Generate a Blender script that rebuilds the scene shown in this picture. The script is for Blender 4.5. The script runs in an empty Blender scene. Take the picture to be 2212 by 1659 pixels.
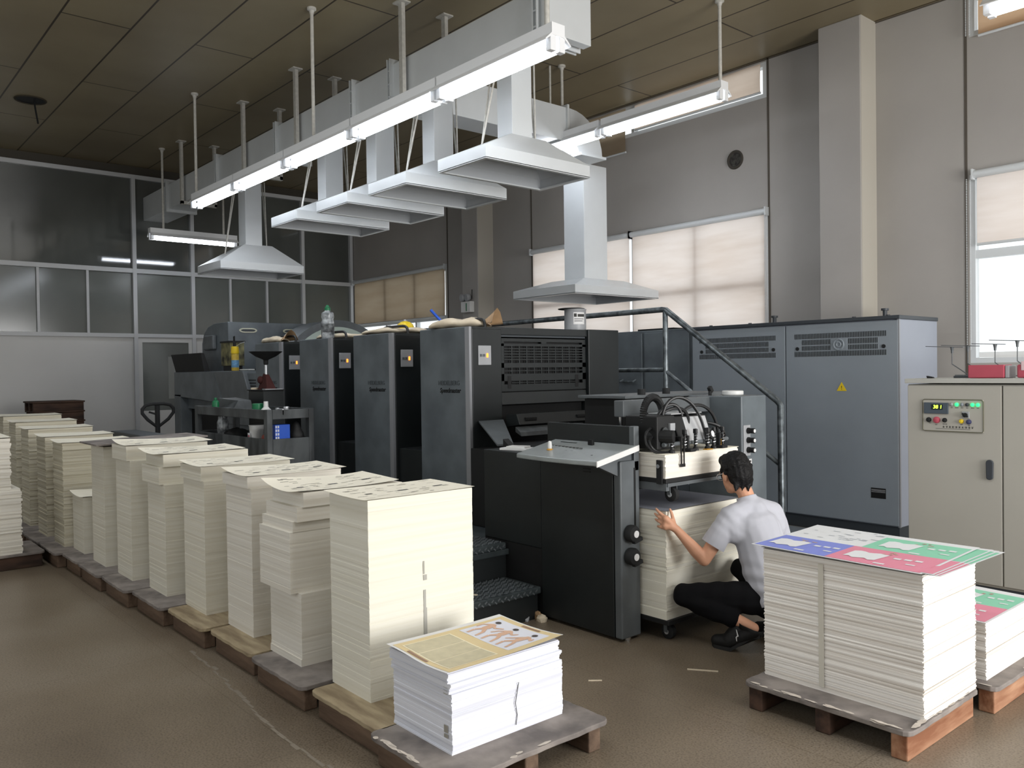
import bpy, bmesh, math, random
from mathutils import Vector, Matrix
random.seed(7)
SC = bpy.context.scene
COL = SC.collection
V = Vector

# ---------------------------------------------------------------- materials
def lin(c):
    return c / 12.92 if c <= 0.04045 else ((c + 0.055) / 1.055) ** 2.4
def rgb(*c):
    if max(c) > 1: c = [x / 255 for x in c]
    return (lin(c[0]), lin(c[1]), lin(c[2]), 1.0)
def mat(name, color, rough=0.6, metal=0.0, var=0.0, vscale=4.0, stretch=(1, 1, 1), bump=0.0, bscale=60.0,
        spec=0.4, emit=None, estr=0.0, dark=None, detail=4.0, coat=0.0, lo=0.35, hi=0.65):
    m = bpy.data.materials.new(name); m.use_nodes = True
    nt = m.node_tree; b = nt.nodes['Principled BSDF']
    col = rgb(*color)
    b.inputs['Base Color'].default_value = col
    b.inputs['Roughness'].default_value = rough
    b.inputs['Metallic'].default_value = metal
    b.inputs['Specular IOR Level'].default_value = spec
    b.inputs['Coat Weight'].default_value = coat
    m.diffuse_color = col
    if emit is not None:
        b.inputs['Emission Color'].default_value = rgb(*emit); b.inputs['Emission Strength'].default_value = estr
    if var or bump:
        tc = nt.nodes.new('ShaderNodeTexCoord'); mp = nt.nodes.new('ShaderNodeMapping')
        mp.inputs['Scale'].default_value = stretch
        nt.links.new(tc.outputs['Object'], mp.inputs['Vector'])
    if var:
        n = nt.nodes.new('ShaderNodeTexNoise'); n.inputs['Scale'].default_value = vscale; n.inputs['Detail'].default_value = detail
        r = nt.nodes.new('ShaderNodeValToRGB')
        d = rgb(*dark) if dark else tuple(x * (1 - var) for x in col[:3]) + (1,)
        r.color_ramp.elements[0].color = d; r.color_ramp.elements[1].color = col
        r.color_ramp.elements[0].position = lo; r.color_ramp.elements[1].position = hi
        nt.links.new(mp.outputs['Vector'], n.inputs['Vector']); nt.links.new(n.outputs['Fac'], r.inputs['Fac'])
        nt.links.new(r.outputs['Color'], b.inputs['Base Color'])
    if bump:
        n2 = nt.nodes.new('ShaderNodeTexNoise'); n2.inputs['Scale'].default_value = bscale
        bp = nt.nodes.new('ShaderNodeBump'); bp.inputs['Strength'].default_value = bump; bp.inputs['Distance'].default_value = 0.01
        nt.links.new(mp.outputs['Vector'], n2.inputs['Vector']); nt.links.new(n2.outputs['Fac'], bp.inputs['Height'])
        nt.links.new(bp.outputs['Normal'], b.inputs['Normal'])
    return m

def blind_mat(name, color, trans):
    m = bpy.data.materials.new(name); m.use_nodes = True; nt = m.node_tree
    for n in list(nt.nodes): nt.nodes.remove(n)
    out = nt.nodes.new('ShaderNodeOutputMaterial'); mix = nt.nodes.new('ShaderNodeMixShader')
    d = nt.nodes.new('ShaderNodeBsdfDiffuse'); t = nt.nodes.new('ShaderNodeBsdfTranslucent')
    tc = nt.nodes.new('ShaderNodeTexCoord'); mp = nt.nodes.new('ShaderNodeMapping'); mp.inputs['Scale'].default_value = (.5, 1, 3)
    n = nt.nodes.new('ShaderNodeTexNoise'); n.inputs['Scale'].default_value = 1.6; n.inputs['Detail'].default_value = 5
    r = nt.nodes.new('ShaderNodeValToRGB'); c = rgb(*color)
    r.color_ramp.elements[0].color = (c[0] * .86, c[1] * .82, c[2] * .78, 1); r.color_ramp.elements[1].color = c
    r.color_ramp.elements[0].position = .3; r.color_ramp.elements[1].position = .62
    nt.links.new(tc.outputs['Object'], mp.inputs['Vector']); nt.links.new(mp.outputs['Vector'], n.inputs['Vector'])
    nt.links.new(n.outputs['Fac'], r.inputs['Fac'])
    nt.links.new(r.outputs['Color'], d.inputs['Color']); nt.links.new(r.outputs['Color'], t.inputs['Color'])
    mix.inputs['Fac'].default_value = trans
    nt.links.new(d.outputs[0], mix.inputs[1]); nt.links.new(t.outputs[0], mix.inputs[2]); nt.links.new(mix.outputs[0], out.inputs['Surface'])
    m.diffuse_color = c
    return m

def glass_mat(name, tint=(250, 251, 251), refl=0.08):
    m = bpy.data.materials.new(name); m.use_nodes = True; nt = m.node_tree
    for n in list(nt.nodes): nt.nodes.remove(n)
    out = nt.nodes.new('ShaderNodeOutputMaterial'); mix = nt.nodes.new('ShaderNodeMixShader')
    t = nt.nodes.new('ShaderNodeBsdfTransparent'); g = nt.nodes.new('ShaderNodeBsdfGlossy')
    t.inputs['Color'].default_value = rgb(*tint); g.inputs['Roughness'].default_value = .03
    mix.inputs['Fac'].default_value = refl
    nt.links.new(t.outputs[0], mix.inputs[1]); nt.links.new(g.outputs[0], mix.inputs[2]); nt.links.new(mix.outputs[0], out.inputs['Surface'])
    return m

def paper_mat(name, color, dark, freq=55.0, lo=.3, hi=.6, rough=.8):
    m = mat(name, color, rough, var=.2, vscale=1.0, stretch=(.6, .6, freq), dark=dark, lo=lo, hi=hi, spec=.15, detail=6)
    return m

# ---------------------------------------------------------------- geometry builder
class B:
    def __init__(s): s.bm = bmesh.new(); s.mi = 0
    def _f(s, vs):
        try:
            f = s.bm.faces.new(vs); f.material_index = s.mi; return f
        except ValueError: return None
    def box(s, x0, x1, y0, y1, z0, z1, rot=None, piv=None):
        P = [V((x, y, z)) for x in (x0, x1) for y in (y0, y1) for z in (z0, z1)]
        if rot is not None:
            c = V(piv) if piv else V(((x0 + x1) / 2, (y0 + y1) / 2, (z0 + z1) / 2))
            P = [rot @ (p - c) + c for p in P]
        v = [s.bm.verts.new(p) for p in P]
        for q in ((0, 1, 3, 2), (4, 6, 7, 5), (0, 4, 5, 1), (2, 3, 7, 6), (0, 2, 6, 4), (1, 5, 7, 3)):
            s._f([v[i] for i in q])
        return s
    def hexa(s, bot, top):
        a = [s.bm.verts.new(p) for p in bot]; b = [s.bm.verts.new(p) for p in top]; n = len(a)
        s._f(a[::-1]); s._f(b)
        for i in range(n): s._f([a[i], a[(i + 1) % n], b[(i + 1) % n], b[i]])
        return s
    def prism(s, pts, vec):
        return s.hexa([V(p) for p in pts], [V(p) + V(vec) for p in pts])
    def poly(s, pts):
        s._f([s.bm.verts.new(p) for p in pts]); return s
    def ring(s, c, ax, r, n, e=None):
        ax = V(ax).normalized(); u = ax.orthogonal().normalized() if e is None else V(e); w = ax.cross(u)
        return [s.bm.verts.new(V(c) + (u * math.cos(t) + w * math.sin(t)) * r) for t in [2 * math.pi * i / n for i in range(n)]]
    def cyl(s, p0, p1, r0, r1=None, n=14, caps=True):
        r1 = r0 if r1 is None else r1; ax = V(p1) - V(p0); e = ax.normalized().orthogonal().normalized()
        a = s.ring(p0, ax, r0, n, e); b = s.ring(p1, ax, r1, n, e)
        for i in range(n): s._f([a[i], a[(i + 1) % n], b[(i + 1) % n], b[i]])
        if caps: s._f(a[::-1]); s._f(b)
        return s
    def tube(s, pts, r, n=8, closed=False):
        P = [V(p) for p in pts]; R = []; e = None; m = len(P)
        for i, p in enumerate(P):
            t = (P[(i + 1) % m] - P[i - 1]) if closed else (P[min(i + 1, m - 1)] - P[max(i - 1, 0)])
            t.normalize()
            e = t.orthogonal().normalized() if e is None else (e - t * e.dot(t)).normalized()
            rr = r[i] if isinstance(r, (list, tuple)) else r
            R.append(s.ring(p, t, rr, n, e))
        for k in range(m if closed else m - 1):
            a, b = R[k], R[(k + 1) % m]
            for i in range(n): s._f([a[i], a[(i + 1) % n], b[(i + 1) % n], b[i]])
        if not closed: s._f(R[0][::-1]); s._f(R[-1])
        return s
    def lathe(s, c, prof, n=20, ax=(0, 0, 1)):
        c = V(c); ax = V(ax).normalized(); e = ax.orthogonal().normalized()
        R = [s.ring(c + ax * z, ax, max(r, .0005), n, e) for r, z in prof]
        for a, b in zip(R, R[1:]):
            for i in range(n): s._f([a[i], a[(i + 1) % n], b[(i + 1) % n], b[i]])
        s._f(R[0][::-1]); s._f(R[-1]); return s
    def ball(s, c, rx, ry=None, rz=None, seg=16, rings=10, rot=None):
        ry = rx if ry is None else ry; rz = rx if rz is None else rz
        M = Matrix.Translation(V(c)) @ (rot.to_4x4() if rot else Matrix()) @ Matrix.Diagonal((rx, ry, rz, 1))
        r = bmesh.ops.create_uvsphere(s.bm, u_segments=seg, v_segments=rings, radius=1, matrix=M)
        for v in r['verts']:
            for f in v.link_faces: f.material_index = s.mi
        return s
    def grid(s, fn, nu, nv, thick=None):
        g = [[s.bm.verts.new(fn(i / nu, j / nv)) for j in range(nv + 1)] for i in range(nu + 1)]
        for i in range(nu):
            for j in range(nv): s._f([g[i][j], g[i + 1][j], g[i + 1][j + 1], g[i][j + 1]])
        return s

def link(o, parent=None):
    COL.objects.link(o)
    if parent is not None: o.parent = parent
    return o
def wloc(o):
    l = V((0, 0, 0))
    while o is not None: l = l + o.location; o = o.parent
    return l
def part(name, b, mats, parent=None, smooth=False, bevel=0.0, label=None, loc=None, recalc=True, seg=2):
    """link the built shape as ONE mesh object; coordinates are given in world space"""
    me = bpy.data.meshes.new(name)
    if recalc: bmesh.ops.recalc_face_normals(b.bm, faces=b.bm.faces)
    b.bm.to_mesh(me); b.bm.free()
    for m in (mats if isinstance(mats, (list, tuple)) else [mats]): me.materials.append(m)
    o = bpy.data.objects.new(name, me); link(o, parent)
    off = wloc(parent) if parent is not None else V(loc or (0, 0, 0))
    if parent is None: o.location = off
    me.transform(Matrix.Translation(-off))
    if smooth:
        for p in me.polygons: p.use_smooth = True
        if smooth != 'all':
            try: me.set_sharp_from_angle(angle=math.radians(40))
            except Exception: pass
    if bevel:
        md = o.modifiers.new('Bevel', 'BEVEL'); md.width = bevel; md.segments = seg; md.limit_method = 'ANGLE'
    if label: o['label'] = label
    return o
def tag(o, label, cat, group=None):
    o['label'] = label; o['category'] = cat
    if group: o['group'] = group
    return o
def thing(name, label, cat, loc, group=None):
    o = bpy.data.objects.new(name, None); o.empty_display_size = .1; o.location = loc; COL.objects.link(o)
    return tag(o, label, cat, group)
def struct(o): o['kind'] = 'structure'; return o
def sroot(name, loc=(0, 0, 0)):
    o = bpy.data.objects.new(name, None); o.location = loc; COL.objects.link(o); o['kind'] = 'structure'; return o
def dup(root, loc, label=None, group=None):
    def cp(o, par):
        c = o.copy(); COL.objects.link(c); c.parent = par
        for ch in list(o.children): cp(ch, c)
        return c
    r = cp(root, None); r.location = loc
    if label: r['label'] = label
    if group: r['group'] = group
    return r
def text(name, s, size, M, m, parent, extrude=.001, align='CENTER', shear=0, bold=0.0, label=None):
    cu = bpy.data.curves.new(name, 'FONT'); cu.body = s; cu.size = size; cu.extrude = extrude
    cu.align_x = align; cu.align_y = 'CENTER'; cu.shear = shear; cu.offset = bold
    o = bpy.data.objects.new(name, cu); COL.objects.link(o)
    bpy.context.view_layer.update()
    me = bpy.data.meshes.new_from_object(o.evaluated_get(bpy.context.evaluated_depsgraph_get()))
    bpy.data.objects.remove(o); bpy.data.curves.remove(cu)
    me.transform(M); me.transform(Matrix.Translation(-wloc(parent)))
    me.materials.clear(); me.materials.append(m)
    o = bpy.data.objects.new(name, me); link(o, parent)
    if label: o['label'] = label
    return o
def frame(origin, right, up):
    r = V(right).normalized(); u = V(up).normalized(); n = r.cross(u)
    M = Matrix((r, u, n)).transposed().to_4x4(); M.translation = V(origin); return M
def arc(c, u, w, r, a0, a1, n):
    return [V(c) + V(u) * r * math.cos(a0 + (a1 - a0) * i / n) + V(w) * r * math.sin(a0 + (a1 - a0) * i / n) for i in range(n + 1)]
def bez(p0, p1, p2, p3, n=14):
    p0, p1, p2, p3 = map(V, (p0, p1, p2, p3))
    return [p0 * (1 - t) ** 3 + p1 * 3 * t * (1 - t) ** 2 + p2 * 3 * t * t * (1 - t) + p3 * t ** 3 for t in [i / n for i in range(n + 1)]]
def R3(axis, deg): return Matrix.Rotation(math.radians(deg), 3, axis)

# ---------------------------------------------------------------- palette
M = {}
M['wall'] = mat('wall_paint', (174, 170, 165), .85, var=.1, vscale=.9, bump=.04, bscale=30)
M['wall_dark'] = mat('wall_joint', (90, 84, 76), .9)
M['ceil'] = None
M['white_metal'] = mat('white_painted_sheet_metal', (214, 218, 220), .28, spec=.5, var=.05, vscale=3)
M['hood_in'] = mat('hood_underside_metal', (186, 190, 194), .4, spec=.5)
M['rod_white'] = mat('painted_rod', (205, 203, 196), .45, var=.15, vscale=30)
M['tower'] = mat('dark_grey_machine_paint', (104, 112, 117), .42, var=.35, vscale=3.5, dark=(84, 91, 96), detail=8, spec=.5, bump=.02, bscale=8)
M['black'] = mat('black_machine_paint', (34, 38, 39), .42, spec=.4, var=.25, vscale=2.5)
M['black_deep'] = mat('recess_black', (14, 15, 16), .6)
M['black_matte'] = mat('matte_black', (28, 29, 30), .6, var=.2, vscale=8)
M['grey_mid'] = mat('mid_grey_machine_paint', (98, 103, 106), .45, var=.25, vscale=5)
M['bevel'] = mat('bright_edge_strip', (150, 152, 156), .35, metal=.3)
M['silver'] = mat('brushed_silver', (200, 203, 206), .3, metal=.5)
M['chrome'] = mat('chrome', (215, 216, 218), .15, metal=1)
M['plate_grey'] = mat('control_plate_grey', (165, 167, 170), .4, var=.1, vscale=9)
M['galv'] = mat('galvanised_pipe', (132, 140, 144), .35, metal=.55, var=.45, vscale=14, dark=(74, 80, 84))
M['tread'] = mat('steel_tread', (72, 80, 82), .42, metal=.3, var=.4, vscale=6, dark=(46, 52, 54))
M['cart'] = mat('worn_grey_steel', (84, 88, 90), .5, var=.5, vscale=7, dark=(46, 49, 51), stretch=(1, 1, .4), detail=8)
M['cab_grey'] = mat('blue_grey_cabinet_paint', (142, 150, 157), .4, var=.08, vscale=2)
M['cab_grey_side'] = mat('light_blue_grey_cabinet_side', (150, 156, 168), .4, var=.06, vscale=2)
M['cab_trim'] = mat('dark_cabinet_trim', (60, 65, 70), .45)
M['beige'] = mat('beige_cabinet_paint', (182, 179, 170), .45, var=.05, vscale=2)
M['beige_top'] = mat('cabinet_top_grey', (190, 190, 184), .5, var=.1, vscale=5)
M['pipe_dark'] = mat('black_rubber', (22, 23, 24), .45, spec=.5)
M['rubber'] = mat('dull_rubber', (30, 31, 32), .8)
M['wood'] = mat('pale_worn_wood', (182, 166, 136), .8, var=.5, vscale=5, dark=(136, 120, 96), stretch=(.6, 3, 3), detail=8, bump=.3, bscale=25)
M['wood_grey'] = mat('grey_stained_board', (150, 142, 136), .75, var=.5, vscale=6, dark=(104, 98, 95), detail=9, bump=.2, bscale=25)
M['wood_beam'] = mat('brown_wood_beam', (126, 104, 86), .8, var=.55, vscale=4, dark=(78, 62, 50), stretch=(.5, 3, 3), detail=8, bump=.3, bscale=20)
M['wood_orange'] = mat('orange_wood_beam', (184, 142, 112), .75, var=.4, vscale=5, dark=(134, 88, 62), stretch=(3, .5, 3), detail=8, bump=.2, bscale=20)
M['wood_dark'] = mat('dark_brown_pallet_wood', (84, 62, 50), .8, var=.5, vscale=5, dark=(46, 34, 28), stretch=(3, .6, 3), detail=8)
M['red_plastic'] = mat('dusty_red_plastic', (190, 84, 100), .5, var=.12, vscale=6)
M['packet'] = mat('cream_wrapping_paper', (222, 208, 184), .7, var=.15, vscale=8)
M['kraft'] = mat('kraft_paper', (176, 144, 108), .75, var=.2, vscale=12)
M['yellow'] = mat('yellow_plastic', (232, 200, 40), .4)
M['green'] = mat('green_plastic', (28, 110, 70), .4)
M['blue'] = mat('blue_plastic', (40, 90, 200), .4)
M['clearplastic'] = mat('milky_clear_plastic', (190, 195, 198), .2, spec=.6, var=.4, vscale=18, dark=(84, 88, 92))
M['white_plastic'] = mat('white_plastic', (226, 226, 224), .4, var=.06, vscale=9)
M['ink'] = mat('printed_black_ink', (60, 60, 58), .7)
M['ink_grey'] = mat('printed_grey_ink', (160, 156, 146), .8)
M['label_white'] = mat('white_sticker', (226, 226, 226), .6)
M['glow_orange'] = mat('lit_orange_button', (255, 150, 60), .4, emit=(255, 140, 50), estr=2.5)
M['glow_green'] = mat('lit_green_lamp', (60, 240, 130), .4, emit=(40, 255, 120), estr=2.0)
M['digits'] = mat('lit_yellow_green_digits', (210, 255, 90), .4, emit=(200, 255, 70), estr=2.5)
# ================================================================ CAMERA
F_PX, YAW, PITCH, ROLL = 1800.0, math.radians(49.5), math.radians(-0.86), math.radians(-0.8)
Fv = V((-math.sin(YAW) * math.cos(PITCH), math.cos(YAW) * math.cos(PITCH), math.sin(PITCH)))
Rv = Fv.cross(V((0, 0, 1))).normalized(); Uv = Rv.cross(Fv)
cr, sr = math.cos(ROLL), math.sin(ROLL)
Rc = Rv * cr + Uv * sr; Uc = Uv * cr - Rv * sr
cam_d = bpy.data.cameras.new('camera'); cam = bpy.data.objects.new('camera', cam_d); COL.objects.link(cam)
Mx = Matrix((Rc, Uc, -Fv)).transposed().to_4x4(); Mx.translation = V((0, 0, 1.6)); cam.matrix_world = Mx
cam_d.sensor_width = 36; cam_d.sensor_fit = 'HORIZONTAL'; cam_d.lens = F_PX / 2212 * 36; cam_d.clip_start = .05
SC.camera = cam

# ================================================================ ROOM SHELL
ZC, YW, XL = 5.25, 8.75, -15.3
XR, YF = 5.0, -4.0
def node_floor():
    m = bpy.data.materials.new('terrazzo_floor'); m.use_nodes = True; nt = m.node_tree; b = nt.nodes['Principled BSDF']
    tc = nt.nodes.new('ShaderNodeTexCoord'); L = nt.links.new
    def noise(scale, detail=4):
        n = nt.nodes.new('ShaderNodeTexNoise'); n.inputs['Scale'].default_value = scale; n.inputs['Detail'].default_value = detail
        L(tc.outputs['Object'], n.inputs['Vector']); return n
    def ramp(f, stops):
        r = nt.nodes.new('ShaderNodeValToRGB'); e = r.color_ramp.elements
        e[0].position, e[0].color = stops[0]; e[1].position, e[1].color = stops[-1]
        for p, c in stops[1:-1]: q = e.new(p); q.color = c
        L(f, r.inputs['Fac']); return r
    big = ramp(noise(.7, 6).outputs['Fac'], [(.3, rgb(104, 93, 79)), (.52, rgb(128, 116, 100)), (.7, rgb(142, 132, 118))])
    sp = ramp(noise(110, 4).outputs['Fac'], [(.34, (.62, .60, .57, 1)), (.5, (.95, .95, .95, 1)), (.66, (1.1, 1.09, 1.07, 1))])
    mul = nt.nodes.new('ShaderNodeMixRGB'); mul.blend_type = 'MULTIPLY'; mul.inputs['Fac'].default_value = 1
    L(big.outputs[0], mul.inputs[1]); L(sp.outputs[0], mul.inputs[2])
    br = nt.nodes.new('ShaderNodeTexBrick'); br.offset = 0
    br.inputs['Color1'].default_value = br.inputs['Color2'].default_value = (1, 1, 1, 1); br.inputs['Mortar'].default_value = (.55, .52, .48, 1)
    br.inputs['Scale'].default_value = 1; br.inputs['Mortar Size'].default_value = .003
    br.inputs['Brick Width'].default_value = 1.64; br.inputs['Row Height'].default_value = 1.58
    L(tc.outputs['Object'], br.inputs['Vector'])
    m2 = nt.nodes.new('ShaderNodeMixRGB'); m2.blend_type = 'MULTIPLY'; m2.inputs['Fac'].default_value = .45
    L(mul.outputs[0], m2.inputs[1]); L(br.outputs['Color'], m2.inputs[2])
    L(m2.outputs[0], b.inputs['Base Color'])
    b.inputs['Roughness'].default_value = .34; b.inputs['Specular IOR Level'].default_value = .42
    return m
def node_ceiling():
    m = bpy.data.materials.new('ceiling_panels'); m.use_nodes = True; nt = m.node_tree; b = nt.nodes['Principled BSDF']
    tc = nt.nodes.new('ShaderNodeTexCoord'); L = nt.links.new
    mp = nt.nodes.new('ShaderNodeMapping'); mp.inputs['Location'].default_value = (1.26, -.049, 0)
    L(tc.outputs['Object'], mp.inputs['Vector'])
    br = nt.nodes.new('ShaderNodeTexBrick'); br.offset = .5
    br.inputs['Color1'].default_value = rgb(152, 141, 114); br.inputs['Color2'].default_value = rgb(147, 136, 111); br.inputs['Mortar'].default_value = rgb(62, 52, 38)
    br.inputs['Scale'].default_value = 1; br.inputs['Mortar Size'].default_value = .012; br.inputs['Mortar Smooth'].default_value = .3
    br.inputs['Brick Width'].default_value = 4.0; br.inputs['Row Height'].default_value = .667
    L(mp.outputs['Vector'], br.inputs['Vector'])
    n = nt.nodes.new('ShaderNodeTexNoise'); n.inputs['Scale'].default_value = .8; n.inputs['Detail'].default_value = 6
    L(tc.outputs['Object'], n.inputs['Vector'])
    r = nt.nodes.new('ShaderNodeValToRGB'); r.color_ramp.elements[0].color = (.78, .76, .74, 1); r.color_ramp.elements[0].position = .3; r.color_ramp.elements[1].position = .7
    L(n.outputs['Fac'], r.inputs['Fac'])
    mul = nt.nodes.new('ShaderNodeMixRGB'); mul.blend_type = 'MULTIPLY'; mul.inputs['Fac'].default_value = 1
    L(br.outputs['Color'], mul.inputs[1]); L(r.outputs[0], mul.inputs[2]); L(mul.outputs[0], b.inputs['Base Color'])
    b.inputs['Roughness'].default_value = .42; b.inputs['Specular IOR Level'].default_value = .3
    return m
struct(part('floor', B().box(XL - .2, XR, YF, YW + .2, -.2, 0), node_floor()))
fl_ = bpy.data.objects['floor']
scf = B(); rs_ = random.Random(2); xx = -4.9
while xx < -2.7:
    w_ = rs_.uniform(.006, .022); y_ = 1.63 + .05 * math.sin(xx * 2.3) + rs_.uniform(-.01, .01)
    scf.box(xx, xx + .068, y_, y_ + w_, -.002, .0006 + rs_.uniform(0, .0003)); xx += .07
part('scuff_mark', scf, mat('pale_floor_scuff', (134, 125, 112), .8), fl_)
struct(part('ceiling', B().box(XL - .2, XR, YF, YW + .2, ZC, ZC + .15), node_ceiling()))

# window wall with its openings (bays: far left, middle, right)
bays = [(-15.2, -11.98), (-9.7, -5.54), (-3.3, 1.4)]
WZ0, WZ1, UZ0, UZ1 = 1.62, 3.46, 4.80, 5.22
w = B()
xs = [XL - .2] + [x for b_ in bays for x in b_] + [XR]
for i in range(0, len(xs), 2): w.box(xs[i], xs[i + 1], YW, YW + .22, 0, ZC)
for a, c in bays:
    w.box(a, c, YW, YW + .22, 0, WZ0); w.box(a, c, YW, YW + .22, WZ1, UZ0); w.box(a, c, YW, YW + .22, UZ1, ZC)
struct(part('wall_back', w, M['wall']))
j = B()
for x in (-11.95, -9.72, -5.52, -3.33): j.box(x - .012, x + .012, YW - .006, YW, 0, ZC)
struct(part('trim_1', j, M['wall_dark']))
for nm, x0, x1 in (('trim_2', -4.70, -4.23), ('trim_3', -11.1, -10.68)):
    struct(part(nm, B().box(x0, x1, 8.42, YW, 0, ZC), M['wall'], bevel=.01))
tb = B()
for x in (-4.23, -10.68): tb.box(x - .001, x + .0035, 8.43, YW, 0, ZC)
struct(part('trim_4', tb, mat('cream_column_side', (186, 181, 170), .8)))
struct(part('trim_5', B().box(XL, XR, YW - .006, YW, ZC - .014, ZC), M['wall_dark']))

# windows: frame, panes; each blind is a thing of its own
M['frame_white'] = mat('white_aluminium_frame', (214, 218, 220), .35, spec=.5)
M['pane'] = glass_mat('window_pane_glass')
def window(nm, x0, x1, z0, z1, muls, hors=()):
    r = sroot(nm, ((x0 + x1) / 2, YW + .1, z0))
    f = B(); t = .05
    f.box(x0, x1, YW + .0, YW + .08, z0, z0 + t); f.box(x0, x1, YW + .0, YW + .08, z1 - t, z1)
    for x in [x0 + t / 2, x1 - t / 2] + list(muls): f.box(x - t / 2, x + t / 2, YW + .0, YW + .08, z0 + t, z1 - t)
    for z in hors: f.box(x0, x1, YW + .005, YW + .075, z - .04, z + .04)
    part('window_frame', f, M['frame_white'], r)
    ed = [x0 + t] + list(muls) + [x1 - t]
    for a, c in zip(ed, ed[1:]):
        part('window_pane', B().box(a + t / 2 * (a != ed[0]), c - t / 2 * (c != ed[-1]), YW + .035, YW + .041, z0 + t, z1 - t), M['pane'], r)
    return r
window('window_1', -15.2, -11.98, WZ0, WZ1, (-14.0, -12.97), (2.58,))
window('window_2', -9.7, -5.54, WZ0, WZ1, (-8.65, -7.64, -6.58), (2.6, 2.02))
window('window_3', -3.3, 1.4, WZ0, WZ1, (-1.9, -.5), (2.68,))
window('window_4', -15.2, -11.98, UZ0, UZ1, (-13.6,))
window('window_5', -9.7, -5.54, UZ0, UZ1, (-7.62,))
window('window_6', -3.3, 1.4, UZ0, UZ1, (-1.9, -.5))

M['blind'] = blind_mat('cream_blind_fabric', (250, 238, 230), .68)
M['blind_dull'] = blind_mat('dull_tan_blind_fabric', (176, 160, 138), .34)
M['blind_pale'] = blind_mat('pale_stained_blind_fabric', (242, 224, 208), .6)
M['blind_tan'] = blind_mat('tan_stained_blind_fabric', (226, 192, 158), .55)
def blind(label, x0, x1, ztop, zbot, m, roller=True, chain=None, sag=0.0, y=YW - .035, chain_z=None, zl=None):
    r = thing('roller_blind', label, 'blind', ((x0 + x1) / 2, y, zbot), None)
    zl = zbot if zl is None else zl
    def fn(u, v):
        zb = zl + (zbot - zl) * u + .02 * math.sin(u * 9) * sag
        z = ztop + (zb - ztop) * v
        return V((x0 + (x1 - x0) * u, y - .02 * sag * math.sin(v * 3) * (.5 + .5 * math.sin(u * 7)) - .004 * math.sin(u * 23 + v * 3), z))
    part('fabric', B().grid(fn, 40, 16), m, r, smooth='all', recalc=False)
    if roller:
        part('roller_tube', B().cyl((x0 - .02, y - .01, ztop + .03), (x1 + .02, y - .01, ztop + .03), .038, n=12), M['frame_white'], r, smooth=True)
        b = B()
        for x in (x0 - .03, x1 + .03): b.box(x - .008, x + .008, y - .05, YW, ztop - .02, ztop + .08)
        part('end_bracket', b, M['frame_white'], r)
    part('bottom_bar', B().tube([(x0, y, zl), ((x0 + x1) / 2, y, (zl + zbot) / 2), (x1, y, zbot)], .014, 8), M['frame_white'], r)
    if chain is not None:
        c = B(); z1 = ztop; z0 = chain_z
        k = int((z1 - z0) / .016)
        for i in range(k):
            z = z0 + (z1 - z0) * i / k
            for dx in (-.016, .016): c.box(chain + dx - .004, chain + dx + .004, y - .03, y - .022, z, z + .009)
        part('bead_chain', c, M['frame_white'], r)
    return r
blind('dull tan roller blind half lowered over the far left window', -15.15, -12.0, 3.44, 2.60, M['blind_dull'])
blind('cream roller blind behind the square duct drop, left on the large window', -9.66, -7.68, 3.42, 1.55, M['blind'], zl=1.55)
blind('wide cream roller blind glowing with mullion shadows beside the column', -7.62, -5.56, 3.42, 1.55, M['blind'], chain=-5.53, chain_z=1.7)
blind('short pale roller blind at the right edge above the bright open window', -3.22, 1.36, 3.42, 2.77, M['blind'], chain=-3.29, chain_z=1.75)
blind('stained tan blind hanging low left of the gap in the high middle window', -9.66, -7.72, 5.2, 4.60, M['blind_dull'], roller=False, sag=.6, zl=4.60)
blind('stained tan blind right of the gap in the high middle window', -7.55, -5.60, 5.2, 4.86, M['blind_pale'], roller=False, sag=.5, zl=4.86)
blind('tan blind in the high window at the top right corner with a bead chain', -3.2, 1.36, 5.2, 4.78, M['blind_tan'], roller=False, sag=.5, chain=-3.29, chain_z=4.8)
blind('dark tan blind in the high far window at the glass partition', -15.15, -12.0, 5.2, 4.86, M['blind_dull'], roller=False, sag=.3)

# outside: a pale neighbouring wall with a ledge
struct(part('wall_right', B().box(XR, XR + .2, YF, 2.2, 0, ZC).box(XR, XR + .2, 7.2, YW + .2, 0, ZC).box(XR, XR + .2, 2.2, 7.2, 3.7, ZC), M['wall']))
struct(part('wall_front', B().box(XL - .2, XR + .2, YF - .2, YF, 0, ZC), M['wall']))
part_o = part('outdoor_ledge', B().box(-4.4, -2.6, 11.9, 12.2, 1.70, 1.77).box(-4.2, -3.1, 11.88, 12.1, 1.66, 1.70).box(-3.5, -3.4, 11.95, 12.1, -.2, 1.68), mat('pale_outdoor_render', (236, 234, 232), .9, var=.1, vscale=2), loc=(-3.4, 12, 0))
tag(part_o, 'pale ledge outdoors, seen washed out through the bright window on the right', 'ledge')

# left glazed partition
M['glass_low'] = mat('filmed_grey_glass', (106, 110, 106), .14, spec=.55, var=.12, vscale=1.2)
M['glass_dark'] = mat('dark_reflective_glass', (92, 95, 92), .06, spec=.8, var=.3, vscale=.6)
M['part_frame'] = mat('partition_aluminium', (196, 198, 200), .4, spec=.5)
M['part_panel'] = mat('partition_white_panel', (214, 214, 212), .5, var=.05, vscale=1)
pw = sroot('wall_left', (XL, 4, 0))
verts_all = [-2.2, .6, 1.6, 2.31, 2.96, 3.70, 4.45, 5.45, 6.15, 6.87, 7.62, 8.70]
main = [-2.2, .6, 4.45, 5.45, 7.62, 8.70]
def bar(y0, y1, z0, z1, d=.05): return B().box(XL - .02, XL + d, y0, y1, z0, z1)
part('frame_rail', bar(YF, YW, 5.03, 5.10, .06), M['part_frame'], pw)
part('frame_rail', bar(YF, YW, 3.40, 3.475, .06), M['part_frame'], pw)
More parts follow.
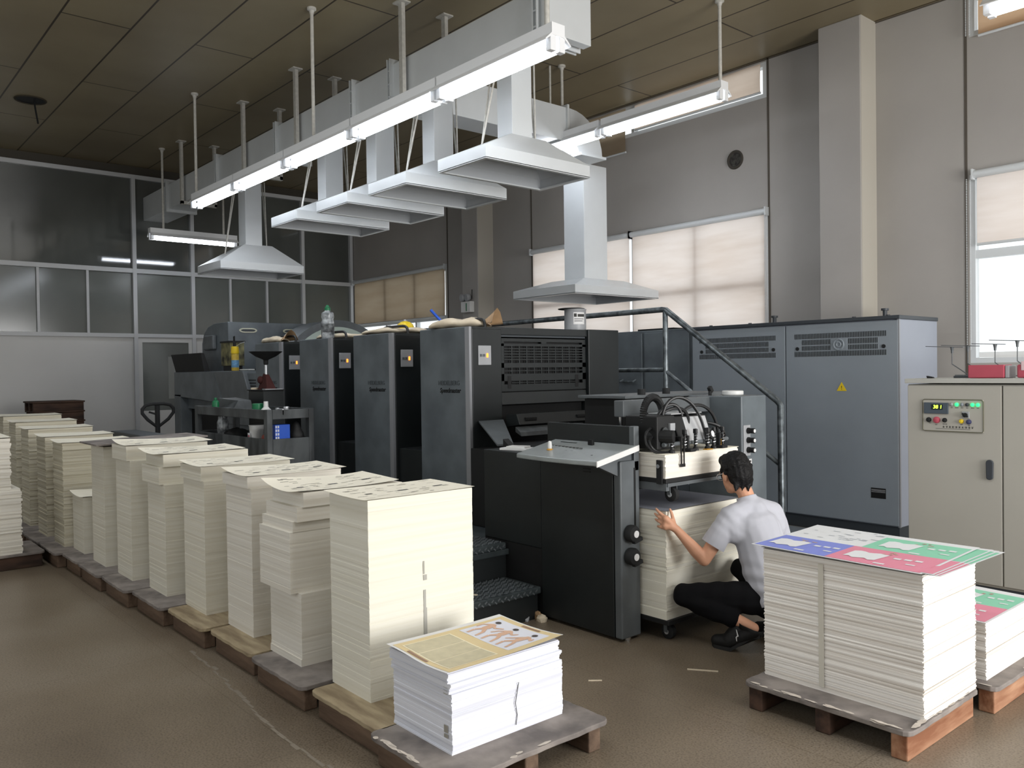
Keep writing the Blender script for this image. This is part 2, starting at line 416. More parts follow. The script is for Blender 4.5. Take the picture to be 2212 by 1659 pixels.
part('frame_rail', bar(YF, YW, 2.285, 2.35, .06), M['part_frame'], pw)
part('header_panel', B().box(XL - .06, XL, YF, YW, 5.10, ZC), mat('dark_header', (70, 66, 58), .7), pw)
for y in main: part('frame_post', bar(y - .032, y + .032, 0 if y in (4.45, 5.45) else 2.3, 5.06, .07), M['part_frame'], pw)
for y in verts_all:
    if y not in main: part('frame_mullion', bar(y - .02, y + .02, 2.33, 3.42, .045), M['part_frame'], pw)
ed = [YF] + main + [YW]
for a, c in zip(ed, ed[1:]):
    if c - a > .1: part('upper_glass_pane', B().box(XL - .012, XL, a + .03, c - .03, 3.47, 5.04), M['glass_dark'], pw)
ed = [YF] + verts_all + [YW]
for a, c in zip(ed, ed[1:]):
    if c - a > .1: part('lower_glass_pane', B().box(XL - .012, XL, a + .02, c - .02, 2.34, 3.41), M['glass_low'], pw)
part('lower_panel', B().box(XL - .03, XL, YF, 4.42, 0, 2.3), M['part_panel'], pw)
part('lower_panel', B().box(XL - .03, XL, 5.48, YW, 0, 2.3), M['part_panel'], pw)
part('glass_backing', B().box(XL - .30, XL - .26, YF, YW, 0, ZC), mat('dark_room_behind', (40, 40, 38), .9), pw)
dr = sroot('door_1', (XL, 4.95, 0))
part('door_frame', B().box(XL - .01, XL + .03, 4.48, 4.56, 0, 2.28).box(XL - .01, XL + .03, 5.36, 5.42, 0, 2.28).box(XL - .01, XL + .03, 4.56, 5.36, 2.2, 2.28).box(XL - .01, XL + .03, 4.56, 5.36, 0, 1.0), M['part_panel'], dr)
part('door_glass', B().box(XL - .01, XL + .005, 4.56, 5.36, 1.0, 2.2), M['glass_low'], dr)
part('notice_sheet', B().box(XL + .005, XL + .008, 5.0, 5.25, 1.2, 1.95), mat('greyed_paper', (150, 152, 148), .8), dr)

# small fixtures on walls and ceiling
t = thing('wall_vent', 'round dark vent hole high on the wall above the grey cabinets', 'vent', (-5.98, YW, 4.15))
part('rim', B().tube(arc((-5.98, YW - .005, 4.15), (1, 0, 0), (0, 0, 1), .1, 0, 2 * math.pi, 24)[:-1], .017, 6, closed=True), mat('rough_plaster_dark', (66, 62, 56), .9), t)
part('hole', B().cyl((-5.98, YW - .004, 4.15), (-5.98, YW + .001, 4.15), .095, n=20), mat('vent_dark', (74, 72, 68), .9, var=.8, vscale=22, dark=(30, 28, 26)), t)
t = thing('ceiling_hole', 'dark oval hole in the ceiling with a dangling cable end', 'ceiling hole', (-12.41, 2.37, ZC))
part('hole', B().cyl((-12.41, 2.37, ZC - .006), (-12.41, 2.37, ZC), .17, n=24), M['black_deep'], t)
part('rim', B().tube([V((-12.41 + .18 * math.cos(a), 2.37 + .18 * math.sin(a), ZC - .004)) for a in [i * math.pi / 12 for i in range(24)]], .012, 6, closed=True), mat('torn_edge', (60, 54, 44), .9), t)
part('cable', B().tube([(-12.45, 2.42, ZC), (-12.43, 2.43, ZC - .12), (-12.40, 2.45, ZC - .3)], .012, 6), M['black_matte'], t)
for i, (x, y, lb) in enumerate(((-9.3, 6.4, 'dark louvred ceiling vent behind the second hood pipe'), (-6.7, 5.9, 'dark louvred ceiling vent beside the nearest hood pipe'))):
    t = thing('ceiling_vent', lb, 'vent', (x, y, ZC))
    part('frame', B().box(x - .3, x + .3, y - .3, y + .3, ZC - .01, ZC), M['black_deep'], t)
    b = B()
    for k in range(8): b.box(x - .27, x + .27, y - .26 + k * .07, y - .235 + k * .07, ZC - .03, ZC - .01)
    part('louvre', b, M['grey_mid'], t)
t = thing('emergency_light', 'twin-lamp emergency light on the far wall column', 'emergency light', (-10.9, 8.42, 2.6))
part('housing', B().box(-11.03, -10.78, 8.33, 8.42, 2.58, 2.76), M['white_plastic'], t, bevel=.008)
part('strip_window', B().box(-10.89, -10.868, 8.326, 8.33, 2.6, 2.73), M['green'], t)
for x in (-10.99, -10.86):
    l = part('lamp', B().lathe((x, 8.40, 2.83), [(.03, 0), (.055, .02), (.066, .07), (.06, .085)], 16, (-.2, -1, -.1)), M['plate_grey'], t, smooth=True)
part('aerial', B().cyl((-10.79, 8.38, 2.8), (-10.785, 8.38, 2.95), .007), M['black_matte'], t)
# ================================================================ DUCT, HOODS, LIGHTS
DY0, DY1, DZ0, DZ1 = 4.63, 5.04, 4.33, 4.73
t = thing('ventilation_duct', 'long white square ventilation duct hung below the ceiling with a branch to the right', 'duct', (-10, 4.83, DZ0))
part('duct_run', B().box(XL, -4.93, DY0, DY1, DZ0, DZ1), M['white_metal'], t, bevel=.006)
part('end_cap', B().box(-4.95, -4.86, DY0 - .03, DY1 + .03, DZ0 - .03, DZ1 + .03), M['white_metal'], t, bevel=.004)
for x in (-14.0, -11.86, -9.9, -7.99, -7.23, -5.03):
    b = B()
    for dx in (-.025, .025):
        b.box(x + dx - .006, x + dx + .006, DY0 - .045, DY0, DZ0 - .045, DZ1 + .045); b.box(x + dx - .006, x + dx + .006, DY1, DY1 + .045, DZ0 - .045, DZ1 + .045)
        b.box(x + dx - .006, x + dx + .006, DY0, DY1, DZ1, DZ1 + .045); b.box(x + dx - .006, x + dx + .006, DY0, DY1, DZ0 - .045, DZ0)
    b.box(x - .03, x + .03, DY0 - .008, DY0, DZ0, DZ1)
    for z in (4.4, 4.53, 4.66): b.cyl((x - .034, DY0 - .03, z), (x + .034, DY0 - .03, z), .008, n=6)
    part('flange', b, M['white_metal'], t)
for x in (-13.2, -10.82, -9.26, -6.95):
    b = B()
    for y in (4.575, 5.095):
        b.box(x - .03, x + .03, y - .02, y + .02, DZ0 - .05, ZC - .012); b.box(x - .07, x + .07, y - .06, y + .06, ZC - .014, ZC)
    b.box(x - .03, x + .03, 4.555, 5.115, DZ0 - .055, DZ0 - .005)
    part('hanger', b, M['rod_white'], t)
# branch duct with the elbow and the drop to the hood behind the press
bx0, bx1 = -7.50, -7.12
b = B().box(bx0, bx1, DY1, 7.05, DZ0, DZ1); part('branch_run', b, M['white_metal'], t, bevel=.005)
b = B(); pro = []; pi_ = []
cx, cz = 7.05, DZ0 - .1
for i in range(9):
    a = math.pi / 2 * (1 - i / 8)
    pro.append((cx + .55 * math.cos(a) * 1.0, cz + .5 * math.sin(a))); pi_.append((cx + .14 * math.cos(a), cz + .1 * math.sin(a)))
for i in range(8):
    q = [pi_[i], pro[i], pro[i + 1], pi_[i + 1]]
    b.prism([(bx0, y, z) for y, z in q], (bx1 - bx0, 0, 0))
part('elbow', b, M['white_metal'], t)
part('flange', B().box(bx0 - .03, bx1 + .03, 7.20, 7.64, cz - .03, cz), M['white_metal'], t)
part('flange', B().box(bx0 - .03, bx1 + .03, 6.98, 7.01, DZ0 - .03, DZ1 + .03), M['white_metal'], t)
part('hanger', B().cyl((-7.3, 6.9, DZ1), (-7.3, 6.9, ZC), .012).cyl((-7.3, 5.8, DZ1), (-7.3, 5.8, ZC), .012), M['rod_white'], t)

def hood(label, cx, cy, z, lx, ly, zp, px, py, pipe_top, rods=True, group='white extraction hoods over the press', rim=.105, top=(-.11, .11, -.13, .27)):
    t = thing('extraction_hood', label, 'hood', (cx, cy, z), group)
    x0, x1, y0, y1 = cx - lx / 2, cx + lx / 2, cy - ly / 2, cy + ly / 2
    b = B()
    def ringp(x0, x1, y0, y1, z): return [V((x0, y0, z)), V((x1, y0, z)), V((x1, y1, z)), V((x0, y1, z))]
    lv = [ringp(x0, x1, y0, y1, z), ringp(x0, x1, y0, y1, z + rim), ringp(cx + top[0], cx + top[1], cy + top[2], cy + top[3], zp)]
    R = [[b.bm.verts.new(p) for p in l] for l in lv]
    for A_, C_ in zip(R, R[1:]):
        for i in range(4): b._f([A_[i], A_[(i + 1) % 4], C_[(i + 1) % 4], C_[i]])
    b._f(R[2])
    part('canopy', b, M['white_metal'], t, recalc=False)
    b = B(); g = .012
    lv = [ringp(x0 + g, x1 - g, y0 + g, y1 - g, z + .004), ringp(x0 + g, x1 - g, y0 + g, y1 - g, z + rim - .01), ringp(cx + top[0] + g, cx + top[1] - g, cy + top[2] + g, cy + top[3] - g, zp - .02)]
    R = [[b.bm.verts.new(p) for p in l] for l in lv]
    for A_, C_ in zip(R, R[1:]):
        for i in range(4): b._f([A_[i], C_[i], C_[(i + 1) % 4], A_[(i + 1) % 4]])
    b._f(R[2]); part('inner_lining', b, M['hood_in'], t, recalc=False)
    b = B(); e = .035
    b.box(x0, x1, y0, y0 + e, z - .006, z + .006); b.box(x0, x1, y1 - e, y1, z - .006, z + .006); b.box(x0, x0 + e, y0 + e, y1 - e, z - .006, z + .006); b.box(x1 - e, x1, y0 + e, y1 - e, z - .006, z + .006)
    part('rim_lip', b, M['white_metal'], t)
    part('pipe', B().box(cx - px / 2, cx + px / 2, cy - py / 2, cy + py / 2, zp - .01, pipe_top), M['white_metal'], t, bevel=.004)
    if rods:
        for sy in (-1, 1):
            f = .62 if sy < 0 else .40; ye = -top[2] if sy < 0 else top[3]; zz = z + rim + (zp - z - rim) * min(1, (ly / 2 - ly / 2 * f) / (ly / 2 - ye)) - .004
            for dx in (-.02, .02):
                part('hanger_rod', B().cyl((cx, cy + sy * ly / 2 * f, zz), (cx + dx * 2.0, cy + (-.2 if sy < 0 else .2), pipe_top + .01), .0085, n=8), M['rod_white'], t)
    return t
hood('nearest and largest looking white extraction hood, ahead of the four in the row', -5.57, 4.83, 3.33, .66, 1.2, 3.65, .2, .23, DZ0)
hood('second white extraction hood from the near end of the row', -6.73, 4.83, 3.33, .66, 1.2, 3.65, .2, .23, DZ0)
hood('third white extraction hood from the near end of the row', -7.80, 4.83, 3.33, .66, 1.2, 3.65, .2, .23, DZ0)
hood('fourth white extraction hood in the row, next to the gap before the low far hood', -8.92, 4.83, 3.33, .66, 1.2, 3.65, .2, .23, DZ0)
hood('low white extraction hood hanging alone at the far left over the delivery', -11.36, 4.88, 3.03, .84, 1.2, 3.43, .24, .24, DZ0)
hood('broad white extraction hood on a thick square duct in front of the window blinds', -7.54, 7.72, 2.52, 1.12, 1.52, 2.76, .36, .42, DZ0 - .13, rods=False, group=None, rim=.1, top=(-.40, .20, -.24, .50))

M['tube'] = mat('lit_fluorescent_tube', (255, 255, 255), .4, emit=(240, 246, 255), estr=19)
M['reflector'] = mat('white_light_reflector', (240, 242, 244), .35)
def light(label, x0, x1, y, z, group, along='X', rods=()):
    """twin tube fitting from x0 to x1, z = tube height"""
    L = x1 - x0; t = thing('fluorescent_light', label, 'ceiling light', ((x0 + x1) / 2, y, z) if along == 'X' else (y, (x0 + x1) / 2, z), group)
    def P(a, o, h): return V((a, y + o, z + h)) if along == 'X' else V((y - o, a, z + h))
    b = B(); pr = [(-.06, .16), (.06, .16), (.06, .09), (.12, .035), (.116, .028), (.05, .075), (-.05, .075), (-.116, .028), (-.12, .035), (-.06, .09)]
    A_ = [P(x0, o, h) for o, h in pr]; C_ = [P(x1, o, h) for o, h in pr]
    a = [b.bm.verts.new(p) for p in A_]; c = [b.bm.verts.new(p) for p in C_]; n = len(a)
    for i in range(n): b._f([a[i], a[(i + 1) % n], c[(i + 1) % n], c[i]])
    for s_ in (a, c): b._f([s_[9], s_[0], s_[1], s_[2], s_[5], s_[6]]); b._f([s_[2], s_[3], s_[4], s_[5]]); b._f([s_[6], s_[7], s_[8], s_[9]])
    part('reflector_tray', b, M['reflector'], t)
    for o in (-.042, .042):
        part('tube', B().cyl(P(x0 + .05, o, 0), P(x1 - .05, o, 0), .0185, n=10), M['tube'], t, smooth=True)
    for a0 in (x0 + .005, x1 - .055):
        q = B()
        for o in (-.042, .042):
            u, v = P(a0, o - .026, -.026), P(a0 + .05, o + .026, .08)
            q.box(min(u.x, v.x), max(u.x, v.x), min(u.y, v.y), max(u.y, v.y), u.z, v.z)
        part('lamp_holder', q, M['reflector'], t, bevel=.004)
    for a0, top in rods:
        p = P(a0, 0, .16); q = B().cyl(p, (p.x, p.y, top), .018, n=10)
        if top >= ZC - .001: q.lathe((p.x, p.y, ZC - .06), [(.02, 0), (.028, .03), (.046, .04), (.046, .06)], 14)
        part('hanger_rod', q, M['rod_white'], t, smooth=True)
    return t
js = [-10.9, -9.535, -8.19, -6.80, -5.44, -4.08]; g = 'twin tube lights joined end to end beside the duct'
rd = {0: [(-10.86, ZC)], 2: [(-7.62, ZC)], 4: [(-4.2, ZC)]}
lb = ['farthest twin tube light of the long row beside the duct', 'second twin tube light from the far end of the long row', 'middle twin tube light of the long row beside the duct', 'twin tube light next to the nearest one in the long row', 'nearest twin tube light of the long row, ending by the duct end']
for i in range(5): light(lb[i], js[i] + .01, js[i + 1] - .01, 3.95, 3.79, g, rods=rd.get(i, ()))
light('short visible far end of the twin tube light emerging behind the nearest hood', -7.95, -6.56, 7.0, 4.28, 'twin tube lights near the window wall', rods=[(-7.2, ZC)])
light('twin tube light hanging in front of the high window, near the window wall', -6.52, -4.90, 7.0, 4.28, 'twin tube lights near the window wall', rods=[(-4.95, ZC)])
light('bright light corner cut off at the top right edge', -2.5, -1.1, 6.95, 4.28, None, rods=[(-1.3, ZC)])
light('single light hanging crosswise before the glass partition', 4.26, 5.67, -13.8, 3.80, None, along='Y', rods=[(4.48, ZC), (5.46, ZC)])
# ================================================================ PRINTING PRESS
def zy(y): return 1.941 - (y - 712) * .00376      # height on the unit end face
def unit(label, first):
    x0, x1 = -5.88, -5.2
    t = thing('printing_unit', label, 'printing press unit', (-5.55, 4.83, .385), 'printing units of the press')
    part('body', B().box(x0 + .02, x1 - .10, 4.10, 5.62, .40, 1.90), M['black_matte'], t)
    part('operator_side_cover', B().prism([(x0, 4.0, .40), (x1 - .055, 4.0, .40), (x1 - .055, 4.30, .40), (x0, 4.30, .40)], (0, 0, 1.56)), M['tower'], t, bevel=.008)
    part('edge_strip', B().prism([(x1 - .052, 4.0, .40), (x1 - .004, 4.006, .40), (x1 - .004, 4.03, .40), (x1 - .052, 4.03, .40)], (0, 0, 1.56)), M['bevel'], t)
    c = part('end_cover', B().box(x1 - .2, x1, 4.032, 4.335, .40, 1.945), M['black'], t, bevel=.006)
    # button plate
    p = part('button_plate', B().box(x1, x1 + .008, 4.09, 4.22, 1.655, 1.81), M['plate_grey'], c, bevel=.003)
    b = B()
    for k, yy in enumerate((4.115, 4.15, 4.185)): b.box(x1 + .008, x1 + .013, yy - .011, yy + .011, 1.715, 1.745)
    part('button', B().box(x1 + .008, x1 + .013, 4.17, 4.186, 1.715, 1.748), M['glow_orange'], c)
    for yy in (4.115, 4.145): part('button', B().box(x1 + .008, x1 + .013, yy - .010, yy + .010, 1.722, 1.742), M['grey_mid'], c)
    part('drive_side_cover', B().box(x1 - .25, x1, 5.345, 5.74, .40, 1.965), M['black'], t, bevel=.006)
    part('drive_side_body', B().box(x0 - .40, x1 - .25, 5.40, 5.74, .40, 1.955), M['black_matte'], t)
    # guard with grille
    gx = x1 - .03; y0, y1 = 4.345, 5.335
    if first:
        g = part('top_guard', B().box(gx - .06, gx, y0, y1, 1.868, 1.945), M['cab_trim'], t, bevel=.006)
        b = B(); F = lambda a, c, zt, zb, d=0: b.box(gx - .012 + d, gx + d, a, c, zb, zt)
        rows = [(727, 737), (741.5, 747), (784, 794.5), (808, 823.5), (831, 846)]
        for r in rows: F(y0, y1, zy(r[0]), zy(r[1]))
        F(y0, y0 + .04, zy(737), zy(831)); F(y1 - .04, y1, zy(737), zy(831)); F(4.80, 4.86, zy(737), zy(742))
        ny = 11
        for k in range(1, ny):
            yy = y0 + .04 + (y1 - y0 - .08) * k / ny
            F(yy - .006, yy + .006, zy(747), zy(784)); F(yy - .006, yy + .006, zy(794.5), zy(808))
            if 1 < k < 10: F(yy - .006, yy + .006, zy(823.5), zy(831))
        for q in (752.5, 758.5, 764.5, 770.5, 776.5): F(y0 + .04, y1 - .04, zy(q - 1.2), zy(q + 1.2), .002)
        F(y0 + .04, y1 - .04, zy(800.4), zy(802.4), .002); F(y0 + .12, y1 - .12, zy(826.6), zy(828.4), .002)
        part('grille_guard', b, M['black'], t)
        part('grille_backing', B().box(gx - .05, gx - .04, y0, y1, zy(850), zy(727)), M['black_deep'], t)
        for yy in (4.44, 5.22): part('grip_slot', B().box(gx, gx + .004, yy - .018, yy + .018, zy(840), zy(812)), M['black_deep'], t, bevel=.002)
        part('lower_guard', B().prism([(gx, y0, zy(848)), (gx + .02, y0, zy(875)), (gx - .03, y0, zy(875)), (gx - .04, y0, zy(848))], (0, y1 - y0, 0)), M['black'], t, bevel=.004)
        part('recess', B().box(gx - .1, gx - .06, y0, y1, .9, zy(875)), M['black_deep'], t)
        s = part('feed_step', B().prism([(-5.15, 4.33, 1.25), (-5.02, 4.33, 1.262), (-4.98, 4.33, 1.175), (-5.15, 4.33, 1.15)], (0, .86, 0)), M['black'], t, bevel=.005)
        for yy in (4.40, 4.98): part('grip_slot', B().box(-5.015, -4.985, yy, yy + .12, 1.205, 1.23), M['black_deep'], s, bevel=.003)
        part('scuffed_plate', B().prism([(-5.0, 4.30, 1.16), (-4.94, 4.30, 1.12), (-4.93, 4.30, 1.09), (-5.0, 4.30, 1.12)], (0, .75, 0)), M['cart'], t)
        part('sloped_plate', B().prism([(-5.19, 4.335, 1.2), (-5.19, 4.08, 1.2), (-4.62, 3.80, 1.065), (-4.62, 3.95, 1.065)], (0, 0, .012)), M['grey_mid'], t)
        part('sloped_plate', B().prism([(-5.19, 5.3, 1.19), (-5.19, 5.7, 1.19), (-4.9, 5.7, 1.06), (-4.9, 5.3, 1.06)], (0, 0, .012)), M['grey_mid'], t)
        part('feed_board', B().box(-5.0, -4.0, 4.15, 5.3, 1.0, 1.04).box(-5.19, -4.6, 4.0, 5.5, .4, 1.0), M['black_matte'], t)
    else:
        part('inner_guard', B().box(gx - .012, gx, y0, y1, .95, 1.9), M['black'], t, bevel=.004)
        part('step_box', B().box(x1, x1 + .36, 4.06, 5.6, .40, .93), M['black'], t, bevel=.006)
    # rail along the top of the end cover
    part('top_rail', B().tube(bez((x1 - .5, 4.2, 1.955), (x1 - .45, 4.2, 2.03), (x1 - .45, 4.2, 2.03), (x1 - .35, 4.2, 2.03), 5) + bez((x1 - .2, 4.2, 2.03), (x1 - .06, 4.2, 2.03), (x1 - .04, 4.2, 2.03), (x1 - .04, 4.2, 1.94), 5), .013, 8), M['pipe_dark'], t, smooth=True)
    part('top_plate', B().box(x0, x1 - .02, 4.04, 5.72, 1.90, 1.962), M['black'], t, bevel=.005)
    # raised lettering on the operator side cover
    fr = lambda x, z: frame((x, 3.9995, z), (1, 0, 0), (0, 0, 1))
    text('maker_lettering', 'HEIDELBERG', .052, fr(-5.47, 1.512), mat('embossed_grey_letter', (58, 64, 67), .4) if first else bpy.data.materials['embossed_grey_letter'], t, .0015)
    text('model_lettering', 'Speedmaster', .054, fr(-5.455, 1.452), M['black_deep'], t, .0015, shear=.2, bold=.0012)
    return t
u1 = unit('nearest printing unit with the slatted grille guard facing the feeder', True)
u2 = unit('second printing unit from the feeder with a yellow hard hat on top', False); off = V((-1.12, 0, 0)); u2.location = u2.location + off
u3 = dup(u2, u2.location + off * 1.0, 'third printing unit from the feeder with the milky bottle on top')
u4 = dup(u2, u2.location + off * 2.0, 'farthest printing unit, beside the delivery and behind the cone stand')

# plinth and walkway with tread-plate steps
t = thing('walkway_platform', 'dark walkway platform with tread plate steps along the operator side', 'platform', (-6.5, 3.4, 0))
part('deck', B().box(-9.2, -4.31, 3.02, 3.99, .36, .40), M['tread'], t, bevel=.006)
part('deck_skirt', B().box(-9.18, -4.34, 3.05, 3.98, 0, .36), M['black'], t)
def tread(x0, x1, y0, y1, z):
    b = B().box(x0, x1, y0, y1, z - .045, z)
    b2 = B()
    i = 0; yy = y0 + .02
    while yy < y1 - .02:
        k = 0; xx = x0 + .015 + (i % 2) * .018
        while xx < x1 - .02:
            b2.box(xx - .012, xx + .012, yy - .004, yy + .004, z, z + .0035, rot=R3('Z', 40 if (i + k) % 2 else -40)); xx += .036; k += 1
        zz = z - .035 + (i % 2) * .015
        b2.box(x1, x1 + .003, yy - .011, yy + .011, zz - .004, zz + .004, rot=R3('X', 40 if i % 2 else -40))
        yy += .026; i += 1
    s = part('step', b, M['tread'], t, bevel=.008)
    part('tread_pattern', b2, M['grey_mid'], s)
    return s
tread(-4.33, -3.965, 2.95, 3.61, .21); tread(-4.70, -4.31, 3.02, 3.61, .445)
part('step_riser', B().box(-4.33, -3.99, 2.97, 3.60, 0, .166), M['black'], t)
part('step_riser', B().box(-4.36, -4.33, 3.02, 3.60, .2, .40), M['black'], t)
part('press_plinth', B().box(-12.1, -4.55, 4.0, 5.8, 0, .39), M['black'], t)

# feeder
t = thing('sheet_feeder', 'black sheet feeder with side frames around the raised paper pile', 'feeder', (-3.7, 4.3, 0))
cb = part('operator_side_cabinet', B().prism([(-3.97, 3.62, .02), (-3.34, 3.62, .02), (-3.34, 3.62, 1.04), (-3.97, 3.62, 1.04)], (0, .05, 0)), M['black'], t, bevel=.006)
part('vent_slot', B().box(-3.58, -3.52, 3.617, 3.62, 1.0, 1.008).box(-3.58, -3.52, 3.617, 3.62, .982, .99), M['black_deep'], cb)
part('cabinet_core', B().box(-3.96, -3.30, 3.66, 3.79, .02, 1.04), M['black_matte'], t)
ps = part('end_post', B().box(-3.335, -3.28, 3.622, 3.79, .02, 1.065), M['grey_mid'], t, bevel=.008)
part('post_upper', B().box(-3.32, -3.28, 3.745, 3.79, 1.0, 1.265), M['grey_mid'], t, bevel=.004)
part('slot', B().box(-3.281, -3.277, 3.738, 3.752, .62, 1.02), M['black_deep'], ps)
for z in (.64, .505):
    k = part('clamp_knob', B().lathe((-3.28, 3.69, z), [(.02, 0), (.05, .008), (.052, .035), (.044, .05), (.022, .055)], 20, (1, 0, 0)), M['rubber'], ps, smooth=True)
    part('knob_cap', B().cyl((-3.224, 3.692, z), (-3.221, 3.692, z), .021, n=16), M['label_white'], k)
    part('knob_lever', B().box(-3.262, -3.235, 3.69, 3.765, z - .055, z - .03, rot=R3('X', 12)), M['rubber'], k, bevel=.005)
part('foot', B().cyl((-3.31, 3.70, 0), (-3.31, 3.70, .03), .022).cyl((-3.9, 3.70, 0), (-3.9, 3.70, .03), .022), M['chrome'], t)
part('side_plate', B().box(-4.05, -3.285, 3.762, 3.79, 1.0, 1.262), M['black'], t, bevel=.004)
part('side_cabinet', B().prism([(-4.56, 3.625, .45), (-3.975, 3.625, .45), (-3.975, 3.625, 1.06), (-4.56, 3.625, 1.06)], (0, .37, 0)), M['black'], t, bevel=.006)
part('side_cabinet_foot', B().box(-4.56, -3.975, 3.63, 3.99, 0.02, .45), M['black_matte'], t)
sf = part('drive_side_frame', B().box(-3.75, -3.30, 4.87, 5.17, .02, 1.41), M['tower'], t, bevel=.008)
kp = part('knob_plate', B().box(-3.30, -3.294, 4.885, 4.965, 1.0, 1.21), M['plate_grey'], sf)
for z in (1.172, 1.107, 1.04):
    k = part('knob', B().lathe((-3.294, 4.935, z), [(.02, 0), (.021, .012), (.017, .013), (.019, .05), (.016, .053)], 16, (1, 0, 0)), M['rubber'], sf, smooth=True)
    part('knob', B().cyl((-3.2408, 4.935, z), (-3.239, 4.935, z), .0125, n=14), M['label_white'], sf, label='white faced knob cap')
part('slot', B().box(-3.30, -3.297, 4.89, 4.898, .9, 1.03), M['black_deep'], sf)
st = part('sticker', B().box(-3.30, -3.2985, 4.955, 4.985, .905, .975), M['label_white'], sf)
part('sticker_marks', B().box(-3.2985, -3.298, 4.962, 4.977, .952, .966).box(-3.2985, -3.298, 4.962, 4.977, .932, .946).box(-3.2985, -3.298, 4.962, 4.977, .912, .926), M['ink'], sf)
part('cross_beam', B().box(-3.64, -3.56, 3.965, 5.16, 1.30, 1.405), M['grey_mid'], t, bevel=.006)
part('beam_post', B().cyl((-3.6, 3.985, .95), (-3.6, 3.985, 1.31), .013), M['chrome'], t)
part('rear_table', B().box(-4.2, -3.75, 4.2, 5.45, 1.405, 1.425), M['grey_mid'], t, bevel=.003)
part('table_apron', B().box(-4.18, -3.8, 4.25, 5.4, 1.05, 1.40), M['black_deep'], t)
for y in (4.48, 4.75): part('black_knob', B().cyl((-3.85, y, 1.425), (-3.85, y, 1.465), .028), M['rubber'], t)
part('rear_wall', B().box(-4.1, -3.9, 3.80, 4.87, .05, 1.05), M['black_deep'], t)
# tilting control desk
M['desk'] = mat('grey_desk_surface', (150, 156, 156), .32, var=.12, vscale=12, spec=.5)
dk = B(); prof = []
for i in range(13):
    u = i / 12; x = -3.97 + .71 * u; prof.append((x, 3.44 - .05 * math.sin(math.pi * (.15 + .75 * u)) - .02 * u))
bot = [V((-3.26, 3.76, 1.125)), V((-3.97, 3.76, 1.125))] + [V((x, y, 1.055)) for x, y in prof]
dk.hexa(bot, [p + V((0, 0, .03)) for p in bot])
d = part('control_desk', dk, M['desk'], t, bevel=.008)
part('desk_edge', B().hexa([V((-3.26, 3.40, 1.052)), V((-3.253, 3.40, 1.052)), V((-3.253, 3.76, 1.122)), V((-3.26, 3.76, 1.122))], [V((-3.26, 3.40, 1.085)), V((-3.253, 3.40, 1.085)), V((-3.253, 3.76, 1.155)), V((-3.26, 3.76, 1.155))]), M['white_plastic'], d)
b = B()
sl = .07 / .33
def dz(y): return 1.155 - (3.76 - y) * sl
for i in range(9): b.box(-3.86 + i * .035, -3.842 + i * .035, 3.62 - i * .004, 3.632 - i * .004, dz(3.626), dz(3.626) + .004)
for i in range(5): b.box(-3.82 + i * .05, -3.80 + i * .05, 3.55, 3.565, dz(3.557), dz(3.557) + .003)
for i in range(4): b.box(-3.40 + i * .022, -3.388 + i * .022, 3.50 + i * .01, 3.515 + i * .01, dz(3.51), dz(3.51) + .004)
part('desk_keys', b, M['ink'], d)
part('desk_slot', B().box(-3.86, -3.72, 3.70, 3.71, dz(3.705), dz(3.705) + .003), M['black_deep'], d)
part('desk_switch', B().box(-3.60, -3.56, 3.68, 3.70, dz(3.69), dz(3.69) + .035), M['black_deep'], d, bevel=.003)
part('desk_bracket', B().prism([(-3.30, 3.45, 1.05), (-3.30, 3.76, 1.11), (-3.30, 3.76, .98), (-3.30, 3.62, .98)], (-.03, 0, 0)), M['grey_mid'], d)

# suction head over the upper pile
t = thing('suction_head', 'black suction head with hoses over the upper paper pile', 'suction head', (-3.4, 4.4, 1.1))
part('body', B().prism([(-3.45, 4.22, 1.17), (-3.17, 4.22, 1.14), (-3.23, 4.22, 1.31), (-3.45, 4.22, 1.33)], (0, .44, 0)), M['black_matte'], t, bevel=.006)
part('silver_cover', B().prism([(-3.168, 4.34, 1.145), (-3.225, 4.34, 1.305), (-3.235, 4.34, 1.305), (-3.178, 4.34, 1.145)], (0, .30, 0)), M['silver'], t, bevel=.003)
part('silver_top', B().box(-3.42, -3.24, 4.22, 4.62, 1.322, 1.328), M['silver'], t)
for zz, yy in ((1.165, 4.57),): part('dial', B().lathe((-3.165, yy, zz + .02), [(.03, 0), (.03, .03), (.022, .034)], 16, (1, 0, .3)), M['rubber'], t, smooth=True); part('dial', B().cyl((-3.13, yy, zz + .031), (-3.128, yy, zz + .0315), .02, n=16), M['label_white'], t, label='white faced dial')
part('gear_block', B().box(-3.45, -3.2, 3.98, 4.2, 1.12, 1.32).cyl((-3.3, 4.0, 1.2), (-3.12, 4.06, 1.2), .04), M['black_matte'], t, bevel=.008)
part('plate_disc', B().cyl((-3.19, 4.055, 1.215), (-3.183, 4.055, 1.215), .04, n=20), M['cart'], t)
part('indicator_box', B().box(-3.24, -3.185, 4.12, 4.18, 1.23, 1.275).box(-3.186, -3.184, 4.13, 4.17, 1.24, 1.265), M['plate_grey'], t, bevel=.003)
